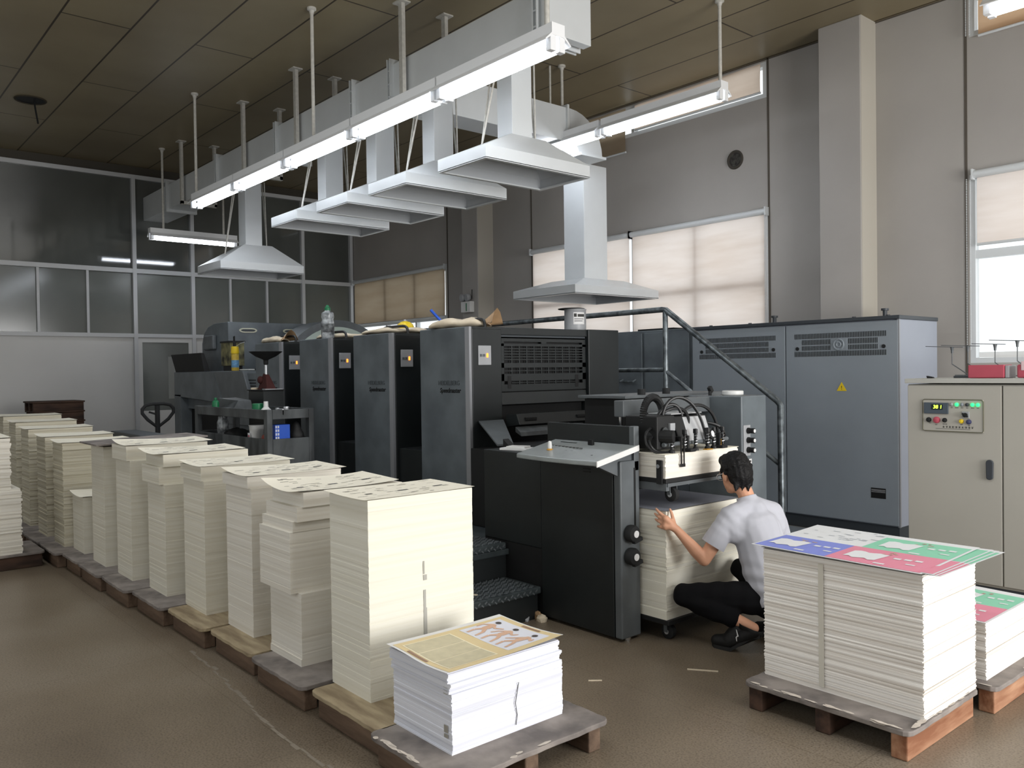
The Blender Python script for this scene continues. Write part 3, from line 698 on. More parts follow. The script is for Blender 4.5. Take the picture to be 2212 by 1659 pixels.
# corrugated hose loops
def corr(pts, r):
    b = B(); P = []
    for a, c in zip(pts, pts[1:]):
        for k in range(3): P.append(a.lerp(c, k / 3))
    b.tube(P, [r * (1.0 if i % 2 else .8) for i in range(len(P))], 10); return b
part('ribbed_hose', corr(arc((-3.32, 4.12, 1.31), (0, 1, 0), (0, 0, 1), .12, math.pi * 1.25, -.45 * math.pi, 34), .026), M['pipe_dark'], t)
for p in ((( -3.3, 4.2, 1.27), (-3.3, 4.2, 1.5), (-3.2, 4.55, 1.5), (-3.14, 4.52, 1.10)), ((-3.34, 4.16, 1.25), (-3.3, 4.2, 1.42), (-3.25, 4.36, 1.42), (-3.24, 4.36, 1.29)), ((-3.35, 4.5, 1.3), (-3.3, 4.6, 1.42), (-3.2, 4.78, 1.40), (-3.2, 4.78, 1.13)), ((-3.36, 4.1, 1.22), (-3.3, 4.3, 1.44), (-3.2, 4.42, 1.36), (-3.22, 4.4, 1.26)), ((-3.3, 4.6, 1.25), (-3.2, 4.75, 1.28), (-3.15, 4.85, 1.2), (-3.2, 4.83, 1.14))):
    part('hose', B().tube(bez(*p, 18), .011, 8), M['pipe_dark'], t, smooth=True)
for p in (((-3.25, 4.0, 1.25), (-3.2, 3.78, 1.25), (-3.2, 3.8, 1.08), (-3.15, 4.06, 1.105)), ((-3.25, 4.02, 1.2), (-3.18, 3.8, 1.2), (-3.2, 3.9, 1.08), (-3.16, 4.1, 1.11))):
    part('cable', B().tube(bez(*p, 16), .008, 6), M['pipe_dark'], t, smooth=True)
part('cross_rod', B().cyl((-3.18, 4.02, 1.15), (-3.18, 4.86, 1.15), .013).cyl((-3.24, 4.0, 1.2), (-3.24, 4.86, 1.2), .016), M['grey_mid'], t, smooth=True)
for y in (4.06, 4.22, 4.36, 4.52, 4.60, 4.72):
    s = part('sucker', B().lathe((-3.14, y, 1.104), [(.022, 0), (.02, .012), (.011, .02), (.011, .10), (.016, .105), (.016, .13), (.008, .132)], 12), M['pipe_dark'], t, smooth=True)
    part('spring', B().tube([V((-3.14 + .014 * math.cos(a * 1.3), y + .014 * math.sin(a * 1.3), 1.13 + a * .0035)) for a in range(22)], .0025, 5), M['chrome'], s)
for y in (4.24, 4.66): part('sheet_separator', B().box(-3.16, -3.085, y - .035, y + .035, 1.104, 1.122).box(-3.15, -3.12, y - .012, y + .012, 1.12, 1.2), M['rubber'], t, bevel=.004)
part('pressure_finger', B().box(-3.095, -3.088, 4.09, 4.098, 1.03, 1.2).box(-3.095, -3.088, 4.125, 4.133, 1.03, 1.2).box(-3.096, -3.087, 4.085, 4.138, 1.022, 1.04).box(-3.19, -3.088, 4.1, 4.12, 1.19, 1.2), M['pipe_dark'], t)
part('amber_foot', B().box(-3.13, -3.10, 4.44, 4.52, 1.102, 1.108).box(-3.13, -3.12, 4.66, 4.67, 1.11, 1.16), mat('amber_plastic', (200, 150, 60), .5), t)

for o_ in list(t.children_recursive):
    wl = t.location.y
    o_.data.transform(Matrix.Translation((0, 3.86 - wl, 0)) @ Matrix.Diagonal((1, .76, 1, 1)) @ Matrix.Translation((0, wl - 3.98, 0)))

# delivery end
t = thing('sheet_delivery', 'dark sheet delivery at the far end of the press with a tall rounded hood', 'delivery unit', (-10.9, 4.83, .385))
prof = [(-11.75, 1.62), (-10.8, 1.62), (-10.8, 2.31), (-11.3, 2.31), (-11.52, 2.27), (-11.68, 2.18), (-11.75, 2.05)]
hd = part('tall_hood', B().prism([(x, 4.31, z) for x, z in prof], (0, 1.15, 0)), M['tower'], t, bevel=.01)
for y in (4.58, 5.2): part('grip_slot', B().prism([V((-10.797, y + .075 * math.cos(a) + (.05 if math.cos(a) > 0 else -.05), 2.2 + .032 * math.sin(a))) for a in [2 * math.pi * i / 16 for i in range(16)]], (.008, 0, 0)), mat('cream_grip', (200, 200, 180), .5) if y < 5 else bpy.data.materials['cream_grip'], hd); 
for y in (4.58, 5.2): part('grip_recess', B().prism([V((-10.79, y + .055 * math.cos(a) + (.045 if math.cos(a) > 0 else -.045), 2.2 + .016 * math.sin(a))) for a in [2 * math.pi * i / 16 for i in range(16)]], (.004, 0, 0)), M['cab_trim'], hd)
part('hood_latch', B().box(-11.55, -11.2, 4.25, 4.31, 1.95, 2.15), M['grey_mid'], hd, bevel=.02)
part('main_body', B().prism([(-12.0, 4.0, 1.32), (-10.22, 4.0, 1.25), (-10.55, 4.0, 1.655), (-12.0, 4.0, 1.655)], (0, 1.66, 0)), M['tower'], t, bevel=.008)
part('side_cheek', B().prism([(-10.55, 4.0, 1.655), (-9.62, 4.0, 1.655), (-9.38, 4.0, 1.28), (-9.45, 4.0, 1.0), (-10.1, 4.0, 1.0), (-10.2, 4.0, 1.25)], (0, 1.6, 0)), M['grey_mid'], t, bevel=.01)
part('bridge', B().box(-9.62, -9.26, 4.05, 5.5, 1.0, 1.62), M['tower'], t)
b = B()
for i in range(6): b.box(-9.56, -9.30, 4.046, 4.05, 1.36 + i * .035, 1.372 + i * .035)
part('printed_notice', b, M['black_deep'], t)
part('base_frame', B().box(-12.0, -11.75, 4.0, 5.66, .39, 1.34).box(-10.3, -9.3, 4.05, 5.6, .39, 1.02).box(-11.75, -10.3, 4.1, 5.6, 1.15, 1.33), M['tower'], t)
part('delivery_opening', B().box(-11.75, -10.3, 4.15, 5.6, .39, 1.15), M['black_deep'], t)
part('raised_guard', B().hexa([V((-11.98, 4.02, 1.655)), V((-10.9, 4.02, 1.655)), V((-10.9, 4.1, 1.655)), V((-11.98, 4.1, 1.655))], [V((-12.05, 3.98, 1.90)), V((-10.9, 3.98, 1.90)), V((-10.9, 4.02, 1.90)), V((-12.05, 4.02, 1.90))]), M['black_matte'], t)
part('lower_ledge', B().box(-10.78, -9.7, 4.3, 5.5, 1.655, 1.68), M['black'], t)
part('white_grip', B().box(-10.0, -9.72, 4.12, 4.2, 1.66, 1.675), M['white_plastic'], t, bevel=.004)
# arched guard behind
t = thing('arched_guard', 'arched translucent guard frame beyond the third printing unit', 'guard', (-9.85, 5.4, 1.96))
b = B(); c_ = V((-9.85, 5.42, 1.45)); A0, A1 = math.radians(40), math.radians(140)
o_ = arc(c_, (0, 1, 0), (0, 0, 1), .86, A0, A1, 20); i_ = arc(c_, (0, 1, 0), (0, 0, 1), .77, A0, A1, 20)
for k in range(20): b.prism([o_[k], o_[k + 1], i_[k + 1], i_[k]], (-.5, 0, 0))
part('arched_frame', b, M['grey_mid'], t)
b = B(); b.prism(i_, (-.02, 0, 0)); part('pale_panel', b, mat('pale_green_panel', (176, 190, 182), .3), t)
# ================================================================ CABINETS, RAIL
t = thing('control_cabinet', 'tall blue-grey two-door control cabinet with slotted vents at the top', 'cabinet', (-4.62, 8.0, 0))
X0, X1, Yf, Yb = -5.78, -3.47, 7.59, 8.40
part('carcass', B().box(X0, X1, Yf + .02, Yb, .125, 2.03), M['cab_grey_side'], t, bevel=.006)
part('plinth', B().box(X0 + .02, X1 - .02, Yf + .03, Yb - .02, 0, .125), M['cab_trim'], t)
part('top_slab', B().box(X0 - .01, X1 + .01, Yf - .015, Yb, 2.03, 2.065), M['cab_trim'], t, bevel=.004)
part('corner_post', B().box(X1 - .018, X1 + .002, Yf + .002, Yf + .022, .125, 2.03), M['bevel'], t)
def cabdoor(a, c, fan):
    d = part('door', B().box(a, c, Yf, Yf + .022, .135, 2.02), M['cab_grey'], t, bevel=.005)
    g0, g1 = a + .10, c - .10; s = B(); n = 58
    for r, (z0, z1, e) in enumerate(((1.88, 1.93, 0), (1.82, 1.87, 1), (1.765, 1.81, 1), (1.705, 1.755, 0))):
        for k in range(n):
            x = g0 + (g1 - g0) * k / n
            if e and (x < g0 + .07 or x > g1 - .09): continue
            if fan and e and abs(x - (g0 + g1) / 2) < .09: continue
            s.box(x, x + .0075, Yf - .0015, Yf, z0, z1)
    part('vent_slots', s, M['black_deep'], d)
    for x in (a + .13, c - .13): part('lock', B().cyl((x, Yf - .008, 1.785), (x, Yf, 1.785), .018, n=14), M['rubber'], d)
    if fan:
        x = (a + c) / 2
        part('fan_cover', B().box(x - .08, x + .08, Yf - .004, Yf, 1.755, 1.875).tube(arc((x, Yf - .006, 1.815), (1, 0, 0), (0, 0, 1), .05, 0, 2 * math.pi, 20)[:-1], .008, 6, True).tube(arc((x, Yf - .006, 1.815), (1, 0, 0), (0, 0, 1), .022, 0, 2 * math.pi, 14)[:-1], .007, 6, True), M['cab_grey'], d)
    return d
cabdoor(X0 + .005, -4.622, False); dd = cabdoor(-4.612, X1 - .01, True)
x = -4.02; z = 1.40
part('warning_sign', B().prism([(x - .05, Yf - .001, z - .03), (x + .05, Yf - .001, z - .03), (x, Yf - .001, z + .055)], (0, -.002, 0)), M['yellow'], dd)
text('warning_mark', '!', .055, frame((x, Yf - .0035, z - .002), (1, 0, 0), (0, 0, 1)), M['ink'], dd)
part('dark_sticker', B().box(-3.74, -3.60, Yf - .002, Yf, .375, .47), M['black_deep'], dd)
part('sticker_rows', B().box(-3.735, -3.605, Yf - .003, Yf - .002, .45, .456).box(-3.735, -3.605, Yf - .003, Yf - .002, .44, .444).box(-3.735, -3.605, Yf - .003, Yf - .002, .43, .434), M['plate_grey'], dd)
for xx in (-4.9, -3.72): part('top_knob', B().cyl((xx, 7.85, 2.065), (xx, 7.85, 2.13), .02).cyl((xx, 7.85, 2.13), (xx, 7.85, 2.15), .035), M['cab_trim'], t)
for xx in (-5.6, -5.1, -3.95, -3.62): part('top_bolt', B().cyl((xx, 7.7, 2.065), (xx, 7.7, 2.08), .018), M['cab_trim'], t)
t = thing('switch_cabinet', 'dark green-black cabinet left of the blue-grey cabinet, behind the pipe railing', 'cabinet', (-6.6, 8, 0))
part('carcass', B().box(-7.9, -5.80, 7.62, 8.4, 0, 2.06), M['tower'], t, bevel=.008)
part('door', B().box(-7.85, -6.52, 7.6, 7.62, .1, 2.03), M['tower'], t, bevel=.004)
part('door', B().box(-6.48, -5.83, 7.6, 7.62, .1, 2.03), M['tower'], t, bevel=.004)
part('grab_handle', B().tube([(-6.82, 7.6, 1.48), (-6.82, 7.55, 1.46), (-6.62, 7.55, 1.46), (-6.62, 7.6, 1.48)], .011, 8), M['galv'], t)
part('top_box', B().box(-6.75, -6.2, 7.8, 8.2, 2.06, 2.09), M['black_matte'], t)

t = thing('pipe_railing', 'galvanised pipe railing descending a stair on the drive side', 'railing', (-4.9, 6.1, 0))
RY = 6.1
b = B(); b.tube([(-9.3, RY, 2.14), (-4.98, RY, 2.155), (-4.94, RY, 2.15), (-3.79, RY, 1.33), (-3.76, RY, 1.29), (-3.755, RY, .0)], .027, 12); part('handrail', b, M['galv'], t, smooth=True)
part('mid_rail', B().tube([(-9.3, RY, 1.60), (-4.96, RY, 1.595), (-3.76, RY, .80)], .02, 10), M['galv'], t, smooth=True)
for x, z0, z1 in ((-4.945, 1.05, 2.14), (-6.25, 1.05, 2.14), (-7.9, 1.05, 2.14)): part('post', B().cyl((x, RY, z0), (x, RY, z1), .024, n=12), M['galv'], t, smooth=True)
t = thing('stair_platform', 'drive side platform and stair behind the press', 'platform', (-6, 5.95, 0))
part('deck', B().box(-9.4, -4.95, 5.82, 6.14, .98, 1.05), M['tread'], t)
for i in range(4): part('step', B().box(-4.95 + i * .29, -4.66 + i * .29, 5.82, 6.06, .78 - i * .21, .82 - i * .21), M['tread'], t)
part('stringer', B().prism([(-4.95, 5.80, 1.0), (-3.80, 5.80, .06), (-3.80, 5.80, -0.0), (-4.0, 5.80, 0), (-4.95, 5.80, .8)], (0, .02, 0)), M['tower'], t)
part('deck_leg', B().box(-9.3, -9.22, 5.85, 5.93, 0, .98).box(-5.1, -5.02, 5.85, 5.93, 0, .98).box(-5.1, -5.02, 6.04, 6.1, 0, .98), M['tower'], t)
tag(part('floor_plate', B().box(-5.6, -3.3, 6.3, 7.57, 0, .006), M['cab_grey'], loc=(-4.4, 6.9, 0)), 'grey steel plate on the floor before the grey cabinet', 'floor plate')

t = thing('drying_cabinet', 'cream electrical cabinet at the right edge with a lit control panel', 'cabinet', (-2.06, 6.3, 0))
part('carcass', B().box(-2.68, -1.42, 6.0, 6.62, .12, 1.47), M['beige'], t, bevel=.004)
part('plinth', B().box(-2.60, -1.50, 6.03, 6.6, 0, .12), mat('dark_slate_plinth', (84, 90, 98), .5), t)
part('top', B().box(-2.69, -1.40, 5.965, 6.64, 1.478, 1.51), M['beige_top'], t, bevel=.003)
dl = part('door', B().box(-2.675, -2.067, 5.98, 6.0, .14, 1.462), M['beige'], t, bevel=.003)
part('door', B().box(-2.058, -1.43, 5.98, 6.0, .14, 1.462), M['beige'], t, bevel=.003)
part('door_handle', B().prism([(-2.137 + .022 * math.cos(a), 5.98, .905 + (.045 if math.sin(a) >= 0 else -.045) + .022 * math.sin(a)) for a in [2 * math.pi * i / 14 for i in range(14)]], (0, -.02, 0)), mat('dark_handle', (62, 66, 72), .35), dl, bevel=.004)
PX0, PX1, PZ0, PZ1 = -2.568, -2.175, 1.148, 1.366
cp = part('control_panel', B().box(PX0, PX1, 5.974, 5.98, PZ0, PZ1), M['beige'], dl, bevel=.002)
yy = 5.974
fr = B(); q = .0035
fr.tube([V((x, yy - .001, z)) for x, z in ((PX0 + .01, PZ0), (PX1 - .01, PZ0), (PX1, PZ0 + .01), (PX1, PZ1 - .01), (PX1 - .01, PZ1), (PX0 + .01, PZ1), (PX0, PZ1 - .01), (PX0, PZ0 + .01))], q, 6, True)
def pp(u, v): return PX0 + (PX1 - PX0) * u, PZ1 - (PZ1 - PZ0) * v       # fraction of the panel -> x, z
part('panel_border', fr, mat('olive_panel_border', (110, 108, 92), .6), dl)
x0, z1 = pp(.03, .1); x1, z0 = pp(.44, .45)
part('display', B().box(x0, x1, yy - .012, yy, z0, z1), mat('slate_display_body', (78, 88, 98), .4), dl, bevel=.003)
part('display_window', B().box(x0 + .05, x1 - .035, yy - .0135, yy - .012, z0 + .028, z1 - .012), mat('dark_display', (36, 46, 46), .2), dl)
text('display_digits', '38 1', .034, frame(((x0 + x1) / 2 + .012, yy - .0145, (z0 + z1) / 2 + .008), (1, 0, 0), (0, 0, 1)), M['digits'], dl, .0005, bold=.0006, shear=.1)
for i, (u, m) in enumerate(((.49, 'plate_grey'), (.575, 'glow_green'), (.66, 'cab_grey'), (.745, 'cab_trim'), (.83, 'glow_green'), (.915, 'glow_green'))):
    x, z = pp(u, .15); part('pilot_lamp', B().lathe((x, yy, z), [(.012, 0), (.012, .006), (.0095, .01), (.004, .012)], 14, (0, -1, 0)), M[m], dl, smooth=True)
def glyphs(x, z, n, w, h, seed):
    rr = random.Random(seed); b = B()
    for k in range(n):
        cx = x + (k - (n - 1) / 2) * w * 1.25
        for s_ in range(3): zz = z + h * (.4 - .4 * s_); ww = w * rr.uniform(.25, .48); b.box(cx - ww, cx + ww, yy - .001, yy, zz - h * .09, zz + h * .09)
        xx = cx + rr.uniform(-.2, .2) * w; b.box(xx - w * .08, xx + w * .08, yy - .001, yy, z - h * .5, z + h * .5)
    return b
gb = glyphs(*pp(.59, .86), 10, .0165, .012, 3)
for k, (u, v, n) in enumerate(((.49, .25, 2), (.575, .25, 3), (.66, .25, 2), (.745, .25, 2), (.83, .25, 3), (.915, .25, 2), (.125, .75, 2), (.23, .8, 2), (.375, .775, 4), (.65, .77, 2), (.77, .79, 2))):
    g2 = glyphs(*pp(u, v), n, .006, .006, 10 + k); me_ = bpy.data.meshes.new('tmp'); g2.bm.to_mesh(me_); gb.bm.from_mesh(me_); bpy.data.meshes.remove(me_); g2.bm.free()
lx0, lz = pp(.22, .92); lx1, _ = pp(.79, .92); gb.box(lx0, lx1, yy - .001, yy, lz - .001, lz + .001)
part('panel_captions', gb, M['ink'], dl)
x, z = pp(.72, .47); part('selector_switch', B().box(x - .024, x + .024, yy - .008, yy, z - .022, z + .024), M['plate_grey'], dl, bevel=.003)
part('selector_knob', B().cyl((x, yy - .02, z), (x, yy - .008, z), .015, n=16).box(x - .02, x + .022, yy - .026, yy - .016, z - .005, z + .005, rot=R3('Y', 32)), M['rubber'], dl)
for u, v, m, r in ((.105, .65, 'rubber', .014), (.24, .65, 'red_plastic', .02), (.375, .65, 'rubber', .0125), (.65, .67, 'yellow', .012), (.77, .68, 'blue', .014)):
    x, z = pp(u, v); part('push_button', B().lathe((x, yy, z), [(r + .003, 0), (r + .003, .006), (r, .007), (r, .016), (r * .7, .019)], 16, (0, -1, 0)), M[m] if m != 'blue' else mat('dark_blue_button', (62, 66, 100), .4), dl, smooth=True)

# ================================================================ PALLETS
M['chip'] = mat('splintered_pale_wood', (214, 204, 192), .85, var=.2, vscale=20)
def pallet(label, x0, x1, y0, y1, top, beams='X', mtop='wood', mb='wood_beam', group=None, mid=True, z=0.0, seed=1, chips=0):
    rr = random.Random(seed); t = thing('wooden_pallet', label, 'pallet', ((x0 + x1) / 2, (y0 + y1) / 2, z), group)
    th = .022; b = B(); n = 14
    # board with chipped, rounded edge
    pts = []
    def side(p, q):
        for k in range(n): 
            f = k / n; pts.append(V(p).lerp(V(q), f) + V((rr.uniform(-.003, .003), rr.uniform(-.003, .003), 0)))
    c = .03
    cs = [(x0 + c, y0), (x1 - c, y0), (x1, y0 + c), (x1, y1 - c), (x1 - c, y1), (x0 + c, y1), (x0, y1 - c), (x0, y0 + c)]
    for i in range(8):
        if i % 2 == 0: side((*cs[i], 0), (*cs[(i + 1) % 8], 0))
        else:
            p, q_ = V((*cs[i], 0)), V((*cs[(i + 1) % 8], 0)); pts += [p, p.lerp(q_, .5) + (p.lerp(q_, .5) - V(((x0 + x1) / 2, (y0 + y1) / 2, 0))).normalized() * .006]
    b.hexa([p + V((0, 0, top - th)) for p in pts], [p + V((0, 0, top)) for p in pts])
    part('deck_board', b, M[mtop], t, bevel=.004)
    if chips:
        b = B()
        for k in range(chips):
            if k % 3: x, y, ax, ay = rr.uniform(x0 + .03, x1 - .05), y0 + rr.uniform(.0, .012), rr.uniform(.015, .05), rr.uniform(.006, .016)
            else: x, y, ax, ay = x1 - rr.uniform(.008, .02), rr.uniform(y0 + .03, y1 - .05), rr.uniform(.006, .016), rr.uniform(.015, .05)
            n_ = 7; b._f([b.bm.verts.new((x + ax * math.cos(a) * rr.uniform(.6, 1.1), y + ay * math.sin(a) * rr.uniform(.6, 1.1), top + .0005 + .00025 * k)) for a in [2 * math.pi * q / n_ for q in range(n_)]])
        o_ = part('chipped_edge', b, M['chip'], t); o_['kind'] = 'stuff'
    if beams == 'X': ys = [y0 + .03, (y0 + y1) / 2 - .035, y1 - .10]; bs = [(x0 + .03, x1 - .03, y, y + .07) for y in ys]
    else: xs_ = [x0 + .02, (x0 + x1) / 2 - .035, x1 - .09]; bs = [(x, x + .07, y0 + .02, y1 - .02) for x in xs_]
    for k, a in enumerate(bs): part('beam', B().box(a[0], a[1], a[2], a[3], z, top - th), M['wood_dark' if mb == 'wood_orange' and k < 2 else mb], t, bevel=.006)
    return t
PT = .13
ROW = [ # x right face of the stack, y near face, height, label
 (-3.23, 1.905, 1.035, 'nearest tall cream paper stack of the row, with grey tally marks down its right side'),
 (-3.865, 1.885, 1.005, 'second cream paper stack of the row, with a block of sheets jutting out halfway'),
 (-4.48, 1.90, 1.03, 'third cream paper stack from the near end of the row'),
 (-5.10, 1.865, 1.04, 'fourth cream paper stack from the near end, with straight smooth sides'),
 (-5.715, 1.83, 1.075, 'fifth cream paper stack of the row, its top block stepping outward'),
 (-6.33, 1.79, 1.10, 'sixth cream paper stack from the near end, with a thick rumpled top block'),
 (-6.94, 1.77, 1.06, 'seventh stack in the row, with a grey board lying across its top'),
 (-7.58, 1.77, .60, 'short cream paper stack in the row, half as tall as its neighbours'),
 (-8.02, 1.715, 1.03, 'rough-edged yellowed paper stack just beyond the short stack'),
 (-8.66, 1.71, 1.05, 'narrow-gapped paper stack second beyond the short stack'),
 (-9.40, 1.71, 1.09, 'shadowed paper stack third beyond the short stack'),
 (-10.1, 1.72, 1.13, 'dim paper stack near the far end of the row'),
 (-10.8, 1.72, 1.17, 'dim paper stack at the far end of the row')]
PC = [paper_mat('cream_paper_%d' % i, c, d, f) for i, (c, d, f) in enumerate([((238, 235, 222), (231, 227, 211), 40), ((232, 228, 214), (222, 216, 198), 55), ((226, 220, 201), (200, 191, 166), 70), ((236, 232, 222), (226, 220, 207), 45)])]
M['top_cream'] = mat('cream_top_sheet', (248, 243, 226), .75, spec=.15)
def stack(label, x1, y0, dx, dy, z0, z1, m, group, blocks=(), jag=.0025, sheet=True, curl=.03, over=.02, seed=0, prints=True, topm=None, inkm=None, layer=.012):
    rr = random.Random(seed * 13 + 5)
    t = thing('paper_stack', label, 'paper stack', (x1 - dx / 2, y0 + dy / 2, z0), group)
    b = B(); z = z0; rings = []
    def off(z):
        for (a, c, ox, oy) in blocks:
            if a <= z - z0 < c: return ox, oy
        return 0, 0
    while z < z1 - .001:
        h = min(layer * rr.uniform(.6, 1.5), z1 - z); ox, oy = off(z + h / 2)
        jx, jy = rr.uniform(-jag, jag), rr.uniform(-jag, jag); ex, ey = rr.uniform(0, jag), rr.uniform(0, jag)
        b.box(x1 - dx + ox + jx, x1 + ox + jx + ex, y0 + oy + jy, y0 + dy + oy + jy + ey, z, z + h); z += h
    part('ream_body', b, m, t)
    if sheet:
        X0, X1, Y0, Y1 = x1 - dx - over, x1 + over * .4, y0 - over * .9, y0 + dy + over * .6
        ox, oy = off(z1 - z0 - .01); X0 += ox; X1 += ox; Y0 += oy; Y1 += oy
        def fn(u, v, lift=0.0):
            x = X0 + (X1 - X0) * u; y = Y0 + (Y1 - Y0) * v
            e = (1 - u) ** 3 * curl * (1 - v) * .9 + (v ** 4) * curl * .55 * (1 - .5 * u) + u ** 6 * (1 - v) ** 2 * curl * .2
            return V((x, y, z1 + .002 + lift + e))
        s = part('top_sheet', B().grid(lambda u, v: fn(u, v), 14, 16), topm or M['top_cream'], t, smooth='all')
        if prints:
            b = B()
            def pr(u0, u1, v0, v1):
                b.grid(lambda u, v: fn(u0 + (u1 - u0) * u, v0 + (v1 - v0) * v, .0012), 2, 4)
            for v in (.16, .45, .78): pr(.55, .60, v, v + (.06 if v < .3 else .09))
            s2 = part('print_headings', b, M['ink'], s)
            b = B()
            for k in range(46):
                u, v = rr.uniform(.06, .9), rr.uniform(.05, .9); pr(u, u + rr.uniform(.008, .02), v, v + rr.uniform(.03, .09))
            part('print_lines', b, M['ink_grey'], s)
    return t
gp = 'cream paper stacks in the long row'; gw = 'wooden pallets under the long row of stacks'
blk = {1: [(0, .03, 0, 0), (.03, .36, .0, .005), (.36, .68, -.035, -.035), (.68, .73, -.03, -.02), (.73, .8, 0, -.01), (.80, .9, .012, .02)],
       2: [(.84, .95, -.02, -.012)], 3: [(.82, .92, -.02, -.01)], 4: [(.74, .87, -.035, -.025), (.87, .97, -.02, 0)], 5: [(.86, .99, -.02, -.02)], 0: [(.855, .91, .004, -.002)]}
for i, (x, y, h, lb) in enumerate(ROW):
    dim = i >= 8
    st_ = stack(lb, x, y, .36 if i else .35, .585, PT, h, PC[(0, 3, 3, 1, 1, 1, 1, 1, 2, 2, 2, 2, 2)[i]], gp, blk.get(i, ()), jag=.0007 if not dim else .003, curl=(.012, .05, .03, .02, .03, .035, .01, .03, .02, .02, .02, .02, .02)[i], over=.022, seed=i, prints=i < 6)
    if i == 0:
        b = B(); 
        sm_ = mat('grey_pencil_smudge', (176, 174, 166), .8)
        for z0_, z1_, w_ in ((.63, .655, .02), (.50, .585, .013), (.37, .50, .018), (.30, .345, .016), (.24, .30, .018), (.66, .72, .008)): part('tally_mark', B().box(x + .002, x + .0032, 2.195, 2.195 + w_, z0_, z1_), sm_, st_)
    gx = x - .25 + .05
    pal_lb = ['pale wooden pallet under the nearest tall cream stack', 'grey stained pallet under the stack with the jutting block', 'pale wooden pallet under the third cream stack of the row', 'pale wooden pallet under the fourth cream stack of the row', 'grey chipped pallet under the fifth cream stack of the row', 'brown pallet under the sixth stack with the rumpled top', 'brown pallet under the stack with a grey board on top', 'grey pallet under the short stack', 'dim pallet under the rough-edged yellowed stack', 'dim pallet under the second stack beyond the short one', 'dim pallet under the third stack beyond the short one', 'dark pallet near the far end of the row', 'dark pallet at the far end of the row'][i]
    if i == 8: continue_w = .38
    px1 = x + (.255 if i else .27); px0 = x - .335
    if i == 7: px1 = x + .29; px0 = x - .19
    if i == 8: px1 = x + .24; px0 = x - .375
    if i == 9: px1 = x + .25; px0 = x - .46
    if i >= 10: px1 = x + .26; px0 = x - .42
    pallet(pal_lb, px0, px1, y - .13, y + .70, PT, 'X', 'wood' if i in (0, 2, 3) else 'wood_grey', 'wood_beam', gw, seed=i)
tag(part('cover_board', B().box(-7.36, -6.86, 1.70, 2.55, 1.085, 1.097, rot=R3('X', 1.5)), M['wood_grey'], loc=(-7.1, 2.1, 1.085)), 'grey board laid across the top of the seventh stack', 'board')

# small white stack with the yellow poster, front
pallet('grey stained pallet in the foreground carrying the white stack with the yellow poster', -2.975, -2.40, 1.735, 2.57, .13, 'X', 'wood_grey', 'wood_beam', seed=40, chips=18)
M['white_paper'] = paper_mat('white_paper', (238, 240, 248), (214, 216, 226), 45)
t = stack('short white paper stack in the foreground topped by a yellow poster of three figures', -2.575, 1.872, .41, .585, .13, .45, M['white_paper'], None, [(.235, .262, -.012, -.004), (.262, .28, .008, -.01), (.28, .33, -.004, -.014)], jag=.002, sheet=False, seed=77, layer=.008)
part('pencil_line', B().tube([(-2.5715 + .003, 2.19, .16), (-2.5685, 2.197, .20), (-2.5685, 2.188, .25), (-2.5685, 2.2, .30), (-2.5685, 2.207, .33)], .0016, 5), M['ink'], t)
b = B()
for z_ in (.19, .21, .225, .36, .385, .40): b.box(-2.62, -2.595, 1.8665, 1.8675, z_, z_ + .014)
part('ink_smudge', b, M['ink_grey'], t)
PS = (-2.995, -2.565, 1.845, 2.46)
def ps_fn(u, v, l=0.0):       # u along x, v along y; surface of the poster
    x = PS[0] + (PS[1] - PS[0]) * u; y = PS[2] + (PS[3] - PS[2]) * v
    e = .018 * (u * v) ** 3 + .014 * (1 - u) ** 2 * v ** 2 + .004 * math.sin(u * 7) * (1 - v) + .012 * (1 - u) ** 3 * (1 - v)
    return V((x, y, .454 + e + l))
def ps_rect(b, u0, u1, v0, v1, l): b.grid(lambda u, v: ps_fn(u0 + (u1 - u0) * u, v0 + (v1 - v0) * v, l), 6, 8)
b = B(); ps_rect(b, 0, 1, 0, 1, 0); po = part('poster', b, M['label_white'], t, smooth='all')
b = B(); ps_rect(b, .07, 1, .02, .985, .0008); part('yellow_ground', b, mat('poster_ochre', (222, 202, 156), .6), po, smooth='all')
b = B(); ps_rect(b, .13, .91, .55, .93, .0016); part('picture_area', b, mat('poster_pale_blue', (224, 226, 236), .6), po, smooth='all')
b = B(); ps_rect(b, .15, .92, .06, .46, .0016); part('text_frame', b, mat('poster_cream_line', (246, 236, 206), .6), po, smooth='all')
b = B()
for a, c in ((.165, .405), (.42, .66), (.675, .905)): ps_rect(b, a, c, .072, .448, .0024)
part('text_block', b, mat('poster_sage', (206, 197, 166), .6, var=.12, vscale=30), po, smooth='all')
b = B(); ps_rect(b, .3, .62, .028, .05, .0022); ps_rect(b, .45, .72, .945, .968, .0022); part('title_strip', b, mat('poster_brown', (150, 120, 100), .6), po)
